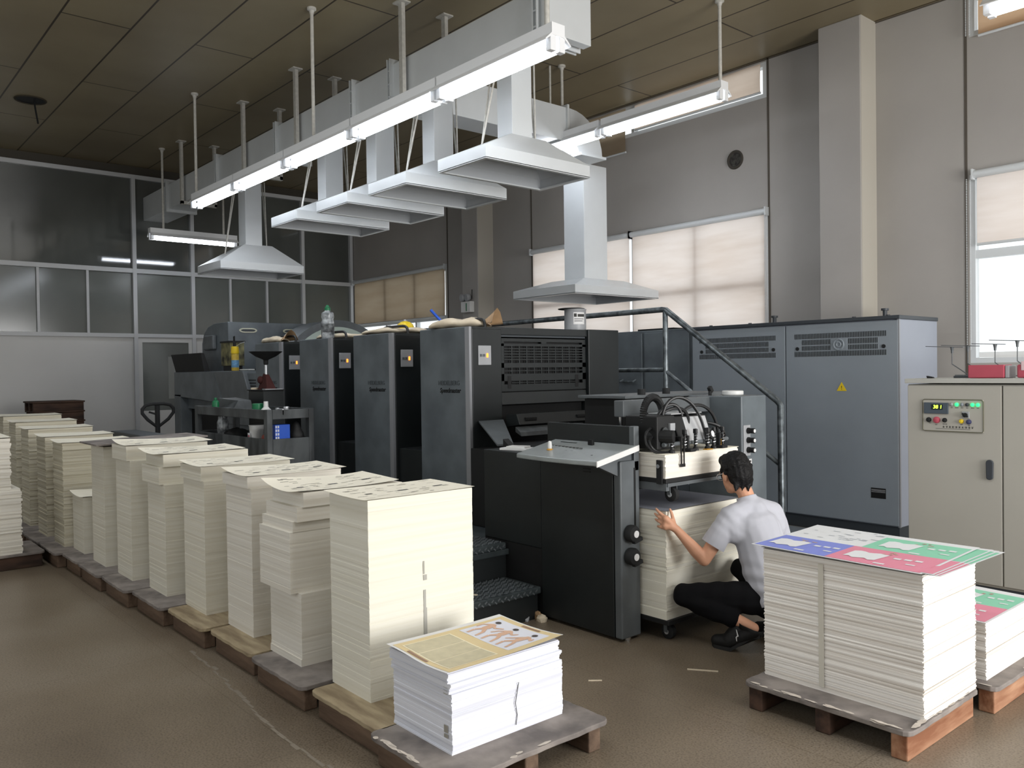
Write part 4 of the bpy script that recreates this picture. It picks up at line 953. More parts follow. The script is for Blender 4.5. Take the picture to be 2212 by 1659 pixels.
# three simple standing figures as printed shapes
FG = mat('poster_skin', (214, 176, 150), .6); FH = mat('poster_hair', (74, 66, 62), .6)
b = B(); bh = B()
def limb(b, p, q, w, l=.003):
    p, q = V((*p, 0)), V((*q, 0)); d = (q - p).normalized(); n_ = V((-d.y, d.x, 0)) * w * .5
    b._f([b.bm.verts.new(ps_fn(c.x, c.y, l)) for c in (p - n_, q - n_ * .7, q + n_ * .7, p + n_)])
for cu, lean in ((.27, -.04), (.50, .0), (.73, .05)):
    hip = (cu + lean * .3, .72); sh = (cu + lean, .82); hd_ = (cu + lean * 1.2, .865)
    limb(b, hip, sh, .09); limb(b, hip, (cu - .06, .65), .045); limb(b, (cu - .06, .65), (cu - .04, .57), .035)
    limb(b, hip, (cu + .06, .66), .045); limb(b, (cu + .06, .66), (cu + .09, .575), .035)
    limb(b, sh, (cu - .09 + lean, .76), .03); limb(b, (cu - .09 + lean, .76), (cu - .12, .70), .025)
    limb(b, sh, (cu + .09 + lean, .77), .03); limb(b, (cu + .09 + lean, .77), (cu + .13, .81), .025)
    bh._f([bh.bm.verts.new(ps_fn(hd_[0] + .035 * math.cos(a), hd_[1] + .022 * math.sin(a), .0034)) for a in [i * math.pi / 6 for i in range(12)]])
part('figure_print', b, FG, po); part('figure_hair_print', bh, FH, po)

# right-hand stacks with coloured sheets
pallet('worn pallet with an orange front beam under the big right-hand stack', -2.275, -1.495, 3.345, 4.05, .13, 'Y', 'wood_grey', 'wood_orange', seed=50, chips=34)
pallet('orange-sided pallet behind the big right-hand stack, at the right edge', -2.30, -1.44, 4.10, 4.86, .13, 'Y', 'wood_grey', 'wood_orange', seed=51, chips=20)
M['rag_paper'] = paper_mat('warm_grey_paper_edges', (246, 243, 238), (214, 206, 196), 60)
M['sheet_white'] = mat('white_printed_sheet', (242, 244, 246), .45)
cB, cP, cG = mat('print_blue', (140, 152, 230), .45), mat('print_pink', (238, 150, 172), .45), mat('print_green', (150, 222, 190), .45)
def colour_sheet(t, X0, X1, Y0, Y1, z, lift, full=True, seed=3):
    def fn(u, v, l=0.0): return V((X0 + (X1 - X0) * u, Y0 + (Y1 - Y0) * v, z + l + lift(u, v)))
    def rect(b, u0, u1, v0, v1, l): b.grid(lambda u, v: fn(u0 + (u1 - u0) * u, v0 + (v1 - v0) * v, l), 6, 6)
    b = B(); rect(b, 0, 1, 0, 1, 0); s = part('printed_sheet', b, M['sheet_white'], t, smooth='all')
    for nm, m, u0, u1, v0, v1 in (('blue_panel', cB, .012, .46, .02, .48), ('pink_panel', cP, .46, .985, .02, .48), ('green_panel', cG, .5, .985, .48, .9)):
        b = B(); rect(b, u0, u1, v0, v1, .0012); part(nm, b, m, s, smooth='all')
    rr = random.Random(seed); b = B()
    for u0, v0 in ((.05, .14), (.52, .14), (.56, .58)):
        pts = [(u0 + .18 * k / 6, v0 + .02 * math.sin(k * 2.1)) for k in range(7)] + [(u0 + .2, v0 + .2)] + [(u0 + .17 * (6 - k) / 6, v0 + .2 + .015 * math.sin(k * 1.7)) for k in range(7)]
        b._f([b.bm.verts.new(fn(u, v, .003)) for u, v in pts])
        for k in range(3): rect(b, u0 + .24 + k * .055, u0 + .28 + k * .055, v0 + .12 + .01 * k, v0 + .16 + .01 * k, .0026)
        rect(b, u0 + .2, u0 + .26, v0 - .08, v0 - .05, .0026); rect(b, u0 + .34, u0 + .39, v0 + .02, v0 + .045, .0026)
    part('white_caption', b, M['sheet_white'], s)
    b = B()
    for u0, v0 in ((.15, .36), (.64, .38), (.69, .8)):
        for k in range(7): uu, vv = u0 + rr.uniform(0, .1), v0 + rr.uniform(-.03, .05); rect(b, uu, uu + .016, vv, vv + .02, .0026)
    part('picture_dots', b, mat('print_tan_%d' % seed, (206, 176, 160), .6), s)
    b = B()
    for k in range(22): uu, vv = rr.uniform(.05, .46), rr.uniform(.55, .95); rect(b, uu, uu + rr.uniform(.02, .05), vv, vv + .012, .0016)
    part('faint_text', b, mat('print_faint_%d' % seed, (196, 200, 206), .7), s)
    return s
t = stack('big paper stack on the right with blue, pink and green printed sheets fanned on top', -1.51, 3.50, .745, .535, .13, .735, M['rag_paper'], None, jag=.003, sheet=False, seed=90, layer=.005)
for k in range(3):
    o = .022 * (3 - k)
    s = B(); 
    def fl(u, v, k=k, o=o): return V((-2.27 + .80 * u + o * (.5 + .5 * v), 3.475 + .61 * v + o * .2, .737 + .0025 * (k + 1) + .012 * u * v + .006 * u))
    s.grid(fl, 8, 6); sh_ = part('lower_sheet', s, M['sheet_white'], t, smooth='all')
    s = B(); s.grid(lambda u, v: fl(.9 + .09 * u, .02 + .44 * v) + V((0, 0, .001)), 3, 5); part('pink_edge', s, cP, sh_)
    s = B(); s.grid(lambda u, v: fl(.9 + .09 * u, .48 + .46 * v) + V((0, 0, .001)), 3, 5); part('green_edge', s, cG, sh_)
colour_sheet(t, -2.30, -1.50, 3.465, 4.075, .749, lambda u, v: .018 * u * v + .012 * (1 - u) * v * v + .006 * (1 - u) ** 2)
part('side_smudge', B().box(-1.97, -1.945, 3.4915, 3.4925, .15, .71), mat('soft_grey_smudge', (206, 202, 190), .9), t)
t = stack('low paper stack at the right edge with green and pink sheets on top', -1.515, 4.17, .745, .58, .13, .40, M['rag_paper'], None, jag=.003, sheet=False, seed=91, layer=.005)
colour_sheet(t, -2.28, -1.505, 4.155, 4.78, .403, lambda u, v: .004 * u * v + .02 * v ** 3 * (1 - u), seed=4)

# left foreground stack
pallet('dark pallet at the left edge under the two-step paper stack', -8.60, -7.98, .75, 1.56, .13, 'Y', 'wood_grey', 'wood_dark', seed=60)
stack('two-step pale paper stack at the left edge of the picture', -8.0, .78, .5, .61, .13, 1.10, PC[3], None, [(.55, 1.0, -.02, -.07)], jag=.006, sheet=True, prints=False, curl=.03, seed=95)

# piles in the feeder
t = thing('paper_pile', 'upper cream paper pile raised inside the feeder under the suction head', 'paper stack', (-3.4, 4.3, .96))
b = B(); rr = random.Random(5); z = .962
while z < 1.099:
    j = rr.uniform(-.002, .002); b.box(-3.74 + j, -3.105 + j, 3.815 + j, 4.535 + j, z, z + .012); z += .0115
part('ream_body', b, PC[3], t)
part('top_sheet', B().box(-3.745, -3.1, 3.81, 4.54, 1.101, 1.103), M['top_cream'], t)
t = thing('pile_board', 'black pile board with chains and caster hanging under the upper pile', 'pile board', (-3.4, 4.3, .90))
part('board', B().box(-3.76, -3.095, 3.81, 4.55, .935, .96), M['black_matte'], t, bevel=.004)
part('edge_rail', B().box(-3.12, -3.09, 3.82, 4.54, .915, .935).box(-3.7, -3.1, 3.815, 3.845, .89, .935), M['grey_mid'], t)
def caster(t, x, y, z, r):
    w_ = part('caster', B().lathe((x, y - .022, z), [(r * .6, 0), (r, .006), (r, .038), (r * .6, .044)], 20, (0, 1, 0)), M['rubber'], t, smooth=True)
    part('caster_hub', B().cyl((x, y - .026, z), (x, y + .026, z), r * .35, n=12), M['silver'], w_)
    part('caster_fork', B().box(x - .012, x + .012, y - .034, y - .028, z, z + r * 1.35).box(x - .012, x + .012, y + .028, y + .034, z, z + r * 1.35).box(x - .02, x + .02, y - .034, y + .034, z + r * 1.3, z + r * 1.45), M['grey_mid'], w_)
caster(t, -3.125, 3.90, .862, .042)
part('hanger_bracket', B().box(-3.16, -3.12, 3.80, 3.812, .93, 1.07).box(-3.7, -3.66, 3.80, 3.812, .93, 1.07), M['black_matte'], t)
part('bolt', B().cyl((-3.14, 3.79, 1.035), (-3.14, 3.80, 1.035), .012), M['chrome'], t)
t = thing('paper_pile', 'large lower cream pile with a grey top sheet that the crouching worker steadies', 'paper stack', (-3.45, 4.3, .13))
b = B(); z = .135; rr = random.Random(8)
while z < .768:
    j = rr.uniform(-.0025, .0025); h = rr.uniform(.01, .022); b.box(-3.80 + j, -3.105 + j, 3.815 + j, 4.535 + j, z, min(z + h, .772)); z += h
part('ream_body', b, PC[0], t)
part('grey_sheet', B().grid(lambda u, v: V((-3.805 + .705 * u, 3.81 + .73 * v, .7745 + .004 * abs(math.sin(v * 4)) * u * u)), 8, 10), mat('blue_grey_sheet', (150, 153, 164), .6), t, smooth='all')
t = thing('pile_dolly', 'low black dolly on casters under the large lower pile', 'dolly', (-3.45, 4.3, 0))
part('board', B().box(-3.82, -3.09, 3.81, 4.55, .105, .134), M['black_matte'], t, bevel=.004)
for x in (-3.16, -3.72):
    for y in (3.90, 4.45): caster(t, x, y, .044, .044)

# stacked pallets against the partition
t = thing('wooden_crate', 'dark crate behind the far stacks, under the three dark pallets', 'crate', (-13.8, 2.85, 0))
part('box', B().box(-14.1, -13.45, 2.5, 3.2, 0, .84), M['wood_dark'], t, bevel=.01)
for i, lb in enumerate(('lowest of three dark brown pallets against the white partition panel', 'middle of three dark brown pallets against the white partition panel', 'topmost of three dark brown pallets against the white partition panel')):
    z = .84 + .14 * i
    pallet(lb, -14.1, -13.45, 2.5 + .02 * (i % 2), 3.2, z + .14, 'Y', 'wood_dark', 'wood_dark', 'dark pallets stacked by the partition', z=z, seed=70 + i)
# ================================================================ TOOL CART AND THINGS ON IT
CX0, CX1, CY0, CY1, CZ = -8.50, -6.78, 3.03, 3.47, .40
t = thing('tool_cart', 'worn grey steel tool cart with open sides on the walkway before the press', 'cart', (-7.46, 3.25, CZ))
for x in (CX0, CX1 - .07):
    for y in (CY0, CY1 - .05): part('post', B().box(x, x + .07, y, y + .05, CZ, 1.30), M['cart'], t, bevel=.005)
b = B().box(CX0 + .07, CX1 - .07, CY0, CY0 + .02, 1.215, 1.298).box(CX0 + .07, CX1 - .07, CY1 - .02, CY1, 1.215, 1.298).box(CX1 - .02, CX1, CY0 + .05, CY1 - .05, 1.215, 1.298).box(CX0, CX0 + .02, CY0 + .05, CY1 - .05, 1.215, 1.298)
part('top_rim', b, M['cart'], t, bevel=.004)
b = B().box(CX0 + .07, CX1 - .07, CY0, CY0 + .02, .86, 1.045).box(CX0 + .07, CX1 - .07, CY1 - .02, CY1, .86, 1.045).box(CX1 - .02, CX1, CY0 + .05, CY1 - .05, .82, 1.045).box(CX0, CX0 + .02, CY0 + .05, CY1 - .05, .86, 1.045)
part('lower_rim', b, M['cart'], t, bevel=.004)
part('tray', B().box(CX0 + .02, CX1 - .02, CY0 + .02, CY1 - .02, 1.235, 1.25), M['black_matte'], t)
part('shelf', B().box(CX0 + .02, CX1 - .02, CY0 + .02, CY1 - .02, .95, .965), M['black_matte'], t)
SH, TR = .965, 1.25
t = thing('plastic_bucket', 'white plastic pot with a small label on the cart shelf', 'pot', (-7.3, 3.16, SH))
part('pot', B().lathe((-7.3, 3.16, SH), [(.055, 0), (.066, .17), (.07, .172), (.07, .18), (.06, .18)], 20), M['white_plastic'], t, smooth=True)
part('pot_label', B().box(-7.33, -7.28, 3.088, 3.093, SH + .06, SH + .11), M['label_white'], t)
part('pot_mark', B().box(-7.32, -7.29, 3.086, 3.088, SH + .075, SH + .09), M['red_plastic'], t)
t = thing('glass_jar', 'clear jar standing at the left end of the cart shelf', 'jar', (-8.2, 3.2, SH))
part('jar', B().lathe((-8.2, 3.2, SH), [(.05, 0), (.055, .02), (.055, .17), (.045, .2), (.045, .23)], 18), M['clearplastic'], t, smooth=True)
def lump(name, label, cat, c, r, m, seed, flat=.6):
    rr = random.Random(seed); b = B(); b.ball(c, r[0], r[1], r[2], 20, 12)
    for v in b.bm.verts:
        d = v.co - V(c); k = 1 + .16 * math.sin(d.x * 40 + seed) * math.cos(d.y * 37 + seed * 2) + .08 * math.sin(d.z * 60)
        v.co = V(c) + d * k
        if v.co.z < c[2] - r[2] * flat: v.co.z = c[2] - r[2] * flat
    return tag(part(name, b, m, smooth='all', loc=(c[0], c[1], c[2] - r[2] * flat)), label, cat)
lump('rag_bundle', 'black rag bundle beside the jar on the cart shelf', 'rag', (-7.85, 3.2, SH + .05), (.17, .09, .085), M['rubber'], 1)
lump('work_gloves', 'reddish work gloves crumpled on the cart shelf behind the corner post', 'gloves', (-7.0, 3.14, SH + .06), (.075, .06, .075), mat('dull_red_cloth', (120, 60, 50), .9), 2)
lump('rag_bundle', 'dark rag heap under the reddish gloves on the cart shelf', 'rag', (-7.15, 3.30, SH + .04), (.12, .08, .06), M['rubber'], 4)
lump('cloth_bag', 'black bag beside the blue box on the cart shelf', 'bag', (-6.9, 3.36, SH + .075), (.06, .06, .12), M['black_matte'], 5)
t = thing('cardboard_box', 'small blue box with a white dotted end on the cart shelf', 'box', (-6.87, 3.14, SH))
part('box', B().box(-6.92, -6.825, 3.12, 3.26, SH, SH + .2), M['blue'], t, bevel=.003)
b = B()
for r in range(6):
    for c_ in range(2): b.box(-6.825, -6.823, 3.125 + c_ * .02, 3.138 + c_ * .02, SH + .01 + r * .032, SH + .032 + r * .032)
part('dot_pattern', b, M['label_white'], t)
def bottle(label, x, y, z, h, r, mb, mc, cat='bottle', name='plastic_bottle', grp=None):
    t = thing(name, label, cat, (x, y, z), grp)
    part('bottle', B().lathe((x, y, z), [(r * .9, 0), (r, .01), (r, h * .62), (r * .8, h * .74), (r * .35, h * .82), (r * .35, h * .88)], 18), mb, t, smooth=True)
    part('cap', B().lathe((x, y, z + h * .86), [(r * .45, 0), (r * .45, h * .1), (r * .3, h * .14)], 14), mc, t, smooth=True)
    return t
bottle('small bottle with a green cap at the left end of the cart top', -8.25, 3.15, TR, .13, .035, M['green'], M['green'])
t = thing('funnel_cup', 'white cone and green lid lying in the cart tray', 'cup', (-7.2, 3.2, TR))
part('cone', B().lathe((-7.18, 3.2, TR), [(.06, 0), (.05, .03), (.022, .06), (.02, .11)], 16), M['white_plastic'], t, smooth=True)
part('lid', B().lathe((-7.29, 3.17, TR), [(.05, 0), (.05, .085), (.045, .09)], 16), M['green'], t, smooth=True)
t = thing('small_jar', 'small metal jar standing on the near corner of the cart top', 'jar', (-6.85, 3.24, TR))
part('jar', B().lathe((-6.85, 3.24, TR), [(.022, 0), (.022, .05), (.018, .055), (.024, .057), (.024, .07)], 14), M['silver'], t, smooth=True)
tag(part('wrench', B().box(-6.9, -6.78, 3.17, 3.185, TR, TR + .055).box(-6.91, -6.88, 3.165, 3.19, TR, TR + .06), M['silver'], loc=(-6.85, 3.18, TR), bevel=.003), 'silver spanner in the cart tray near the corner', 'tool')
# grimy tray at the far end of the cart
tag(part('plastic_tray', B().hexa([V((-8.45, 3.22, TR)), V((-8.0, 3.22, TR)), V((-8.0, 3.43, TR)), V((-8.45, 3.43, TR))], [V((-8.43, 3.24, TR + .12)), V((-8.05, 3.3, TR + .1)), V((-8.05, 3.43, TR + .1)), V((-8.43, 3.43, TR + .12))]), M['cart'], loc=(-8, 3.2, TR)), 'grimy grey tray at the far end of the cart top', 'tray')

# black box on legs with the cone stand
t = thing('storage_box', 'tall black box standing between the tool cart and the press', 'box', (-8.1, 3.6, CZ))
part('box', B().box(-8.32, -7.95, 3.52, 3.74, CZ, 1.44), M['black'], t, bevel=.006)
part('lid', B().box(-8.33, -7.94, 3.51, 3.75, 1.44, 1.452), M['black_matte'], t)
t = thing('funnel_stand', 'black funnel on a chrome neck standing on the tall black box', 'funnel', (-8.06, 3.6, 1.452))
c_ = (-8.06, 3.60, 1.452)
part('stand_base', B().lathe(c_, [(.05, 0), (.05, .012), (.015, .02)], 18), M['rubber'], t, smooth=True)
part('neck', B().lathe(c_, [(.014, .01), (.014, .30), (.012, .30)], 14), M['silver'], t, smooth=True)
part('collar', B().lathe(c_, [(.014, .25), (.024, .26), (.024, .30), (.03, .31)], 14), M['rubber'], t, smooth=True)
part('funnel_cone', B().lathe(c_, [(.02, .29), (.032, .305), (.10, .335), (.155, .375), (.165, .383), (.162, .386), (.02, .345)], 28), M['black_matte'], t, smooth=True)
tag(part('red_cloth', B().hexa([V((-8.18, 3.56, 1.452)), V((-7.955, 3.56, 1.452)), V((-7.955, 3.66, 1.452)), V((-8.18, 3.66, 1.452))], [V((-8.09, 3.585, 1.615)), V((-8.04, 3.585, 1.605)), V((-8.03, 3.62, 1.60)), V((-8.09, 3.62, 1.615))]).ball((-8.13, 3.57, 1.55), .045, .03, .04), mat('maroon_cloth', (66, 32, 30), .9), loc=(-8.06, 3.6, 1.452)), 'maroon cloth draped at the foot of the funnel', 'cloth')
tag(part('flat_spatula', B().box(-8.0, -7.93, 3.53, 3.72, 1.452, 1.460), M['silver'], loc=(-7.97, 3.6, 1.452)), 'silver spatula lying on the black box edge', 'tool')
tag(part('adhesive_tape', B().lathe((-8.25, 3.56, 1.452), [(.04, 0), (.04, .018), (.02, .02)], 16), M['packet'], loc=(-8.25, 3.56, 1.452)), 'small pale lid lying left of the funnel base', 'lid')

# things on the delivery
t = thing('grimy_can', 'square grimy can standing on the delivery behind the yellow spray bottle', 'can', (-10.35, 4.1, 1.655))
part('can', B().box(-10.42, -10.12, 4.06, 4.24, 1.72, 2.02), mat('grimy_yellow_tin', (150, 146, 104), .6, var=.8, vscale=9, dark=(40, 40, 34), detail=7), t, bevel=.006)
part('can_stand', B().box(-10.40, -10.14, 4.08, 4.22, 1.655, 1.72), M['black_matte'], t)
part('can_lid', B().box(-10.43, -10.11, 4.05, 4.25, 2.01, 2.03), M['black_matte'], t)
t = thing('spray_bottle', 'yellow oil bottle with a thin spout on the delivery', 'bottle', (-10.0, 4.06, 1.655))
x, y, z = -10.0, 4.07, 1.657
part('bottle', B().lathe((x, y, z), [(.042, 0), (.045, .01), (.045, .2), (.04, .21)], 18), mat('worn_yellow_label', (206, 176, 70), .5, var=.3, vscale=20), t, smooth=True)
part('blue_band', B().cyl((x, y, z + .04), (x, y, z + .13), .0458, n=18, caps=False), mat('pale_blue_label', (110, 160, 200), .5, var=.4, vscale=30), t, smooth=True)
part('yellow_cap', B().lathe((x, y, z + .21), [(.046, 0), (.05, .02), (.044, .085), (.02, .09)], 18), M['yellow'], t, smooth=True)
part('black_pump', B().lathe((x - .01, y, z + .29), [(.02, 0), (.02, .06), (.012, .07)], 12).tube([(x - .01, y, z + .36), (x - .03, y, z + .36), (x - .035, y, z + .42), (x - .005, y, z + .425), (x, y, z + .36)], .006, 6), M['rubber'], t)
part('spout', B().tube([(x, y, z + .29), (x + .12, y + .02, z + .33), (x + .2, y + .04, z + .345)], .005, 6), M['silver'], t)

# things on the unit tops
def packet(label, x, y, z, L, W, H, rz, m, seed, tail=None):
    rr = random.Random(seed)
    t = thing('paper_packet', label, 'packet', (x, y, z)); Rz = R3('Z', rz)
    b = B()
    def f(u, v):
        a = 2 * math.pi * v; e = (1 - abs(2 * u - 1) ** 3) ** .5 if abs(2 * u - 1) < 1 else 0
        hh = H * (.35 + .65 * e) * (1 + .12 * math.sin(u * 13 + seed)); ww = W * (.75 + .25 * e)
        p = V(((u - .5) * L, math.cos(a) * ww / 2, hh * .5 + math.sin(a) * hh * .5 + .004 * math.sin(u * 21 + a * 3)))
        return V((x, y, z + .001)) + Rz @ p
    b.grid(f, 18, 14)
    part('wrapping', b, m, t, smooth='all')
    if tail:
        b = B()
        def g(u, v):
            a = math.pi * (v - .5) * 1.3
            p = V((L * .42 + tail * u, math.sin(a) * W * (.35 + .25 * u), .012 + H * (.9 + .9 * u) * (.55 + .45 * math.cos(a * 2)) * (.6 + .4 * u)))
            return V((x, y, z + .002)) + Rz @ p
        b.grid(g, 8, 8); part('flared_end', b, M['kraft'], t, smooth='all')
    return t
ZT = 1.963
packet('paper wrapped packet with a flared brown end on the farthest printing unit', -9.0, 4.14, ZT, .38, .16, .07, 10, M['packet'], 1, .14)
packet('flat cream packet on the third unit behind the milky bottle', -7.82, 4.4, ZT, .62, .34, .06, 60, M['packet'], 2)
packet('flat cream packet on the second unit beside the yellow hard hat', -6.66, 4.28, ZT, .62, .34, .06, 35, M['packet'], 3)
packet('cream packet with a brown rolled end on the nearest printing unit', -5.52, 4.16, ZT, .50, .22, .08, 30, M['packet'], 4, .12)
b_ = thing('plastic_bottle', 'milky plastic bottle with a green cap on top of the third printing unit', 'bottle', (-7.68, 4.1, ZT))
x, y = -7.68, 4.1
part('bottle', B().lathe((x, y, ZT), [(.062, 0), (.066, .01), (.066, .16), (.058, .185), (.058, .195), (.066, .22), (.06, .26), (.03, .275), (.03, .285)], 20), M['clearplastic'], b_, smooth=True)
part('label_band', B().cyl((x, y, ZT + .06), (x, y, ZT + .15), .0668, n=20, caps=False), mat('smudged_label', (130, 134, 136), .5, var=.8, vscale=22, dark=(48, 50, 52)), b_, smooth=True)
part('cap', B().lathe((x, y, ZT + .28), [(.03, 0), (.03, .035), (.02, .04), (.012, .06)], 14), M['green'], b_, smooth=True)
t = thing('hard_hat', 'yellow hard hat resting on the second printing unit', 'hat', (-6.9, 4.47, ZT))
hx, hy = -6.86, 4.5
part('shell', B().lathe((hx, hy, ZT + .055), [(.09, 0), (.088, .025), (.074, .058), (.047, .078), (.015, .087)], 22), M['yellow'], t, smooth=True)
part('brim', B().lathe((hx, hy, ZT), [(.075, 0), (.105, .042), (.11, .048), (.088, .058)], 22), M['yellow'], t, smooth=True)
part('knob', B().ball((hx, hy, ZT + .145), .015), M['plate_grey'], t)
tag(part('blue_pole', B().cyl((-6.6, 4.9, ZT), (-6.85, 4.8, ZT + .26), .014), M['blue'], loc=(-6.6, 4.9, ZT), smooth=True), 'blue rod sticking up behind the nearest printing unit', 'rod')
tag(part('spatula_knife', B().box(-6.98, -6.95, 4.24, 4.40, ZT, ZT + .008, rot=R3('X', 35), piv=(-6.97, 4.24, ZT)), M['kraft'], loc=(-6.97, 4.24, ZT)), 'wooden handled spatula on the second printing unit', 'tool')
t = thing('ink_can', 'grey ink can with a white label on the drive side of the nearest unit', 'can', (-5.5, 5.45, ZT))
x, y = -5.48, 5.46
part('can', B().lathe((x, y, ZT + .002), [(.095, 0), (.10, .005), (.10, .19), (.104, .195), (.104, .2)], 24), M['plate_grey'], t, smooth=True)
part('lid', B().lathe((x - .03, y - .02, ZT + .202), [(.12, 0), (.125, .008), (.1, .012)], 24), M['rubber'], t)
part('can_label', B().grid(lambda u, v: V((x + .1012 * math.cos(-.95 + 1.1 * u), y + .1012 * math.sin(-.95 + 1.1 * u), ZT + .06 + .11 * v)), 8, 2), M['label_white'], t, recalc=False)
b = B()
for u0, u1, v0, v1 in ((.36, .98, .62, .85), (.05, .28, .62, .9), (.08, .9, .42, .47), (.08, .8, .25, .3)):
    b.grid(lambda u, v: V((x + .1022 * math.cos(-.95 + 1.1 * (u0 + (u1 - u0) * u)), y + .1022 * math.sin(-.95 + 1.1 * (u0 + (u1 - u0) * u)), ZT + .06 + .11 * (v0 + (v1 - v0) * v))), 5, 1)
part('label_print', b, M['ink'], t, recalc=False)

# feeder odds and ends
tag(part('paper_roll', B().lathe((-3.50, 5.06, 1.41), [(.07, 0), (.075, .004), (.075, .028), (.07, .032), (.03, .032)], 24), M['white_plastic'], loc=(-3.5, 5.06, 1.41), smooth=True), 'flat white roll lying on the drive side frame of the feeder', 'roll')
t = thing('clamp_lever', 'small black clamp on top of the feeder side frame beside the white roll', 'clamp', (-3.62, 4.95, 1.41))
part('stem', B().cyl((-3.60, 4.93, 1.405), (-3.60, 4.93, 1.44), .012), M['rubber'], t); part('lever', B().box(-3.615, -3.585, 4.92, 4.95, 1.43, 1.475, rot=R3('X', 35)), M['rubber'], t, bevel=.005)
t = thing('note_pad', 'white folded pad with a dark clip lying on the black feeder cabinet', 'note pad', (-4.5, 3.75, 1.06))
part('pad', B().box(-4.42, -4.20, 3.66, 3.80, 1.062, 1.078, rot=R3('Z', 15)), M['label_white'], t, bevel=.003)
part('pad', B().box(-4.38, -4.24, 3.68, 3.78, 1.078, 1.09, rot=R3('Z', 24)), M['white_plastic'], t, bevel=.003, label='loose upper sheets of the pad')
part('clip', B().prism([(-4.46, 3.72, 1.062), (-4.36, 3.72, 1.062), (-4.46, 3.72, 1.13)], (0, .05, 0)), M['rubber'], t)
t = thing('small_vial', 'tiny clear vial with an amber foot on the grey control desk', 'vial', (-3.78, 3.53, dz(3.53)))
part('foot', B().lathe((-3.78, 3.53, dz(3.53) + .003), [(.02, 0), (.02, .006), (.012, .01)], 14), bpy.data.materials['amber_plastic'], t)
part('vial', B().lathe((-3.78, 3.53, dz(3.53) + .01), [(.012, 0), (.014, .02), (.011, .045), (.004, .05)], 14), M['white_plastic'], t, smooth=True)

# things on the cream cabinet
t = thing('plastic_box', 'dusty red box with a pale end on top of the cream cabinet', 'box', (-2.2, 6.1, 1.51))
part('box', B().box(-2.30, -2.075, 6.05, 6.2, 1.512, 1.6), M['red_plastic'], t, bevel=.006)
part('pale_end', B().box(-2.073, -2.05, 6.06, 6.19, 1.512, 1.595), M['plate_grey'], t, bevel=.004)
t = thing('plastic_box', 'red clamped box cut off by the right edge on top of the cream cabinet', 'box', (-1.9, 6.1, 1.51))
part('box', B().box(-2.0, -1.84, 6.05, 6.18, 1.512, 1.6), M['red_plastic'], t, bevel=.01)
part('clasp', B().box(-1.975, -1.95, 6.045, 6.055, 1.56, 1.62).box(-1.95, -1.90, 6.08, 6.12, 1.60, 1.66), mat('pale_pink_plastic', (222, 196, 200), .5), t, bevel=.005)
for (x, y, h, ln, lb) in ((-2.50, 6.30, .30, .26, 'leftmost wire stand with a flat blade on the cream cabinet'), (-2.44, 6.42, .31, .26, 'second wire stand from the left on the cream cabinet'), (-2.28, 6.48, .32, .22, 'wire stand rising behind the red box'), (-2.16, 6.55, .35, .26, 'rightmost wire stand before the bright window')):
    t = thing('wire_stand', lb, 'wire stand', (x + .12, y, 1.51), 'wire stands on the cream cabinet')
    zt = 1.51 + h * .74
    part('wire', B().tube([(x + .16, y, 1.515), (x + .11, y, 1.53), (x, y, 1.51 + h * .33), (x, y, zt)], .004, 6), M['grey_mid'], t)
    part('clip', B().lathe((x, y, zt - .045), [(.008, 0), (.009, .02), (.014, .045)], 10), M['grey_mid'], t)
    part('blade', B().box(x - ln * .7, x + ln * .3, y - .01, y + .01, zt, zt + .005, rot=R3('Y', 3)), M['grey_mid'], t)
tag(part('flat_bar', B().box(-2.45, -2.24, 6.2, 6.23, 1.511, 1.525, rot=R3('Z', 5)), M['cab_trim'], loc=(-2.35, 6.2, 1.51)), 'dark flat bar lying left of the red box on the cream cabinet', 'bar')
tag(part('flat_bar', B().cyl((-2.5, 6.35, 1.522), (-2.22, 6.38, 1.522), .01), M['grey_mid'], loc=(-2.35, 6.36, 1.51)), 'thin grey rod lying behind the dark flat bar on the cream cabinet', 'rod')
tag(part('bulldog_clip', B().prism([(-2.575, 6.06, 1.511), (-2.535, 6.06, 1.511), (-2.54, 6.06, 1.52), (-2.58, 6.06, 1.528)], (0, .03, 0)), M['black_matte'], loc=(-2.55, 6.07, 1.51)), 'small black clip at the left front of the cream cabinet top', 'clip')

# pallet jack behind the stacks
t = thing('pallet_jack', 'black pallet jack handle loop rising behind the paper stacks', 'pallet jack', (-9.9, 3.0, 0))
JX, JY = -9.5, 2.98
lp = [V((JX, JY, 1.04))] + [V((JX + .02, JY + dy, z)) for dy, z in ((.11, 1.13), (.165, 1.20), (.165, 1.245), (.13, 1.285), (.06, 1.30), (-.06, 1.30), (-.13, 1.285), (-.165, 1.245), (-.165, 1.20), (-.11, 1.13))]
part('handle_loop', B().tube(lp, .019, 8, True), M['rubber'], t, smooth=True)
part('drawbar', B().tube([(JX, JY, 1.29), (JX, JY, 1.0), (JX - .04, JY, .35)], .026, 10), M['rubber'], t, smooth=True)
part('lever', B().box(JX - .01, JX + .01, JY - .09, JY - .02, 1.19, 1.21, rot=R3('X', -20)), M['rubber'], t)
part('pump_body', B().box(JX - .2, JX + .02, JY - .1, JY + .1, .12, .42).cyl((JX - .06, JY, .2), (JX - .06, JY, .5), .05), M['cab_trim'], t, bevel=.01)
part('fork', B().box(JX - 1.0, JX - .15, JY - .25, JY - .1, .06, .11), M['cab_trim'], t); part('fork', B().box(JX - 1.0, JX - .15, JY + .1, JY + .25, .06, .11), M['cab_trim'], t)
for y in (JY - .05, JY + .05): part('wheel', B().cyl((JX - .04, y - .025, .09), (JX - .04, y + .025, .09), .09, n=18), M['rubber'], t)
t = thing('supply_crate', 'dark lidded crate just behind the stacks beside the pallet jack', 'crate', (-8.8, 2.6, 0))
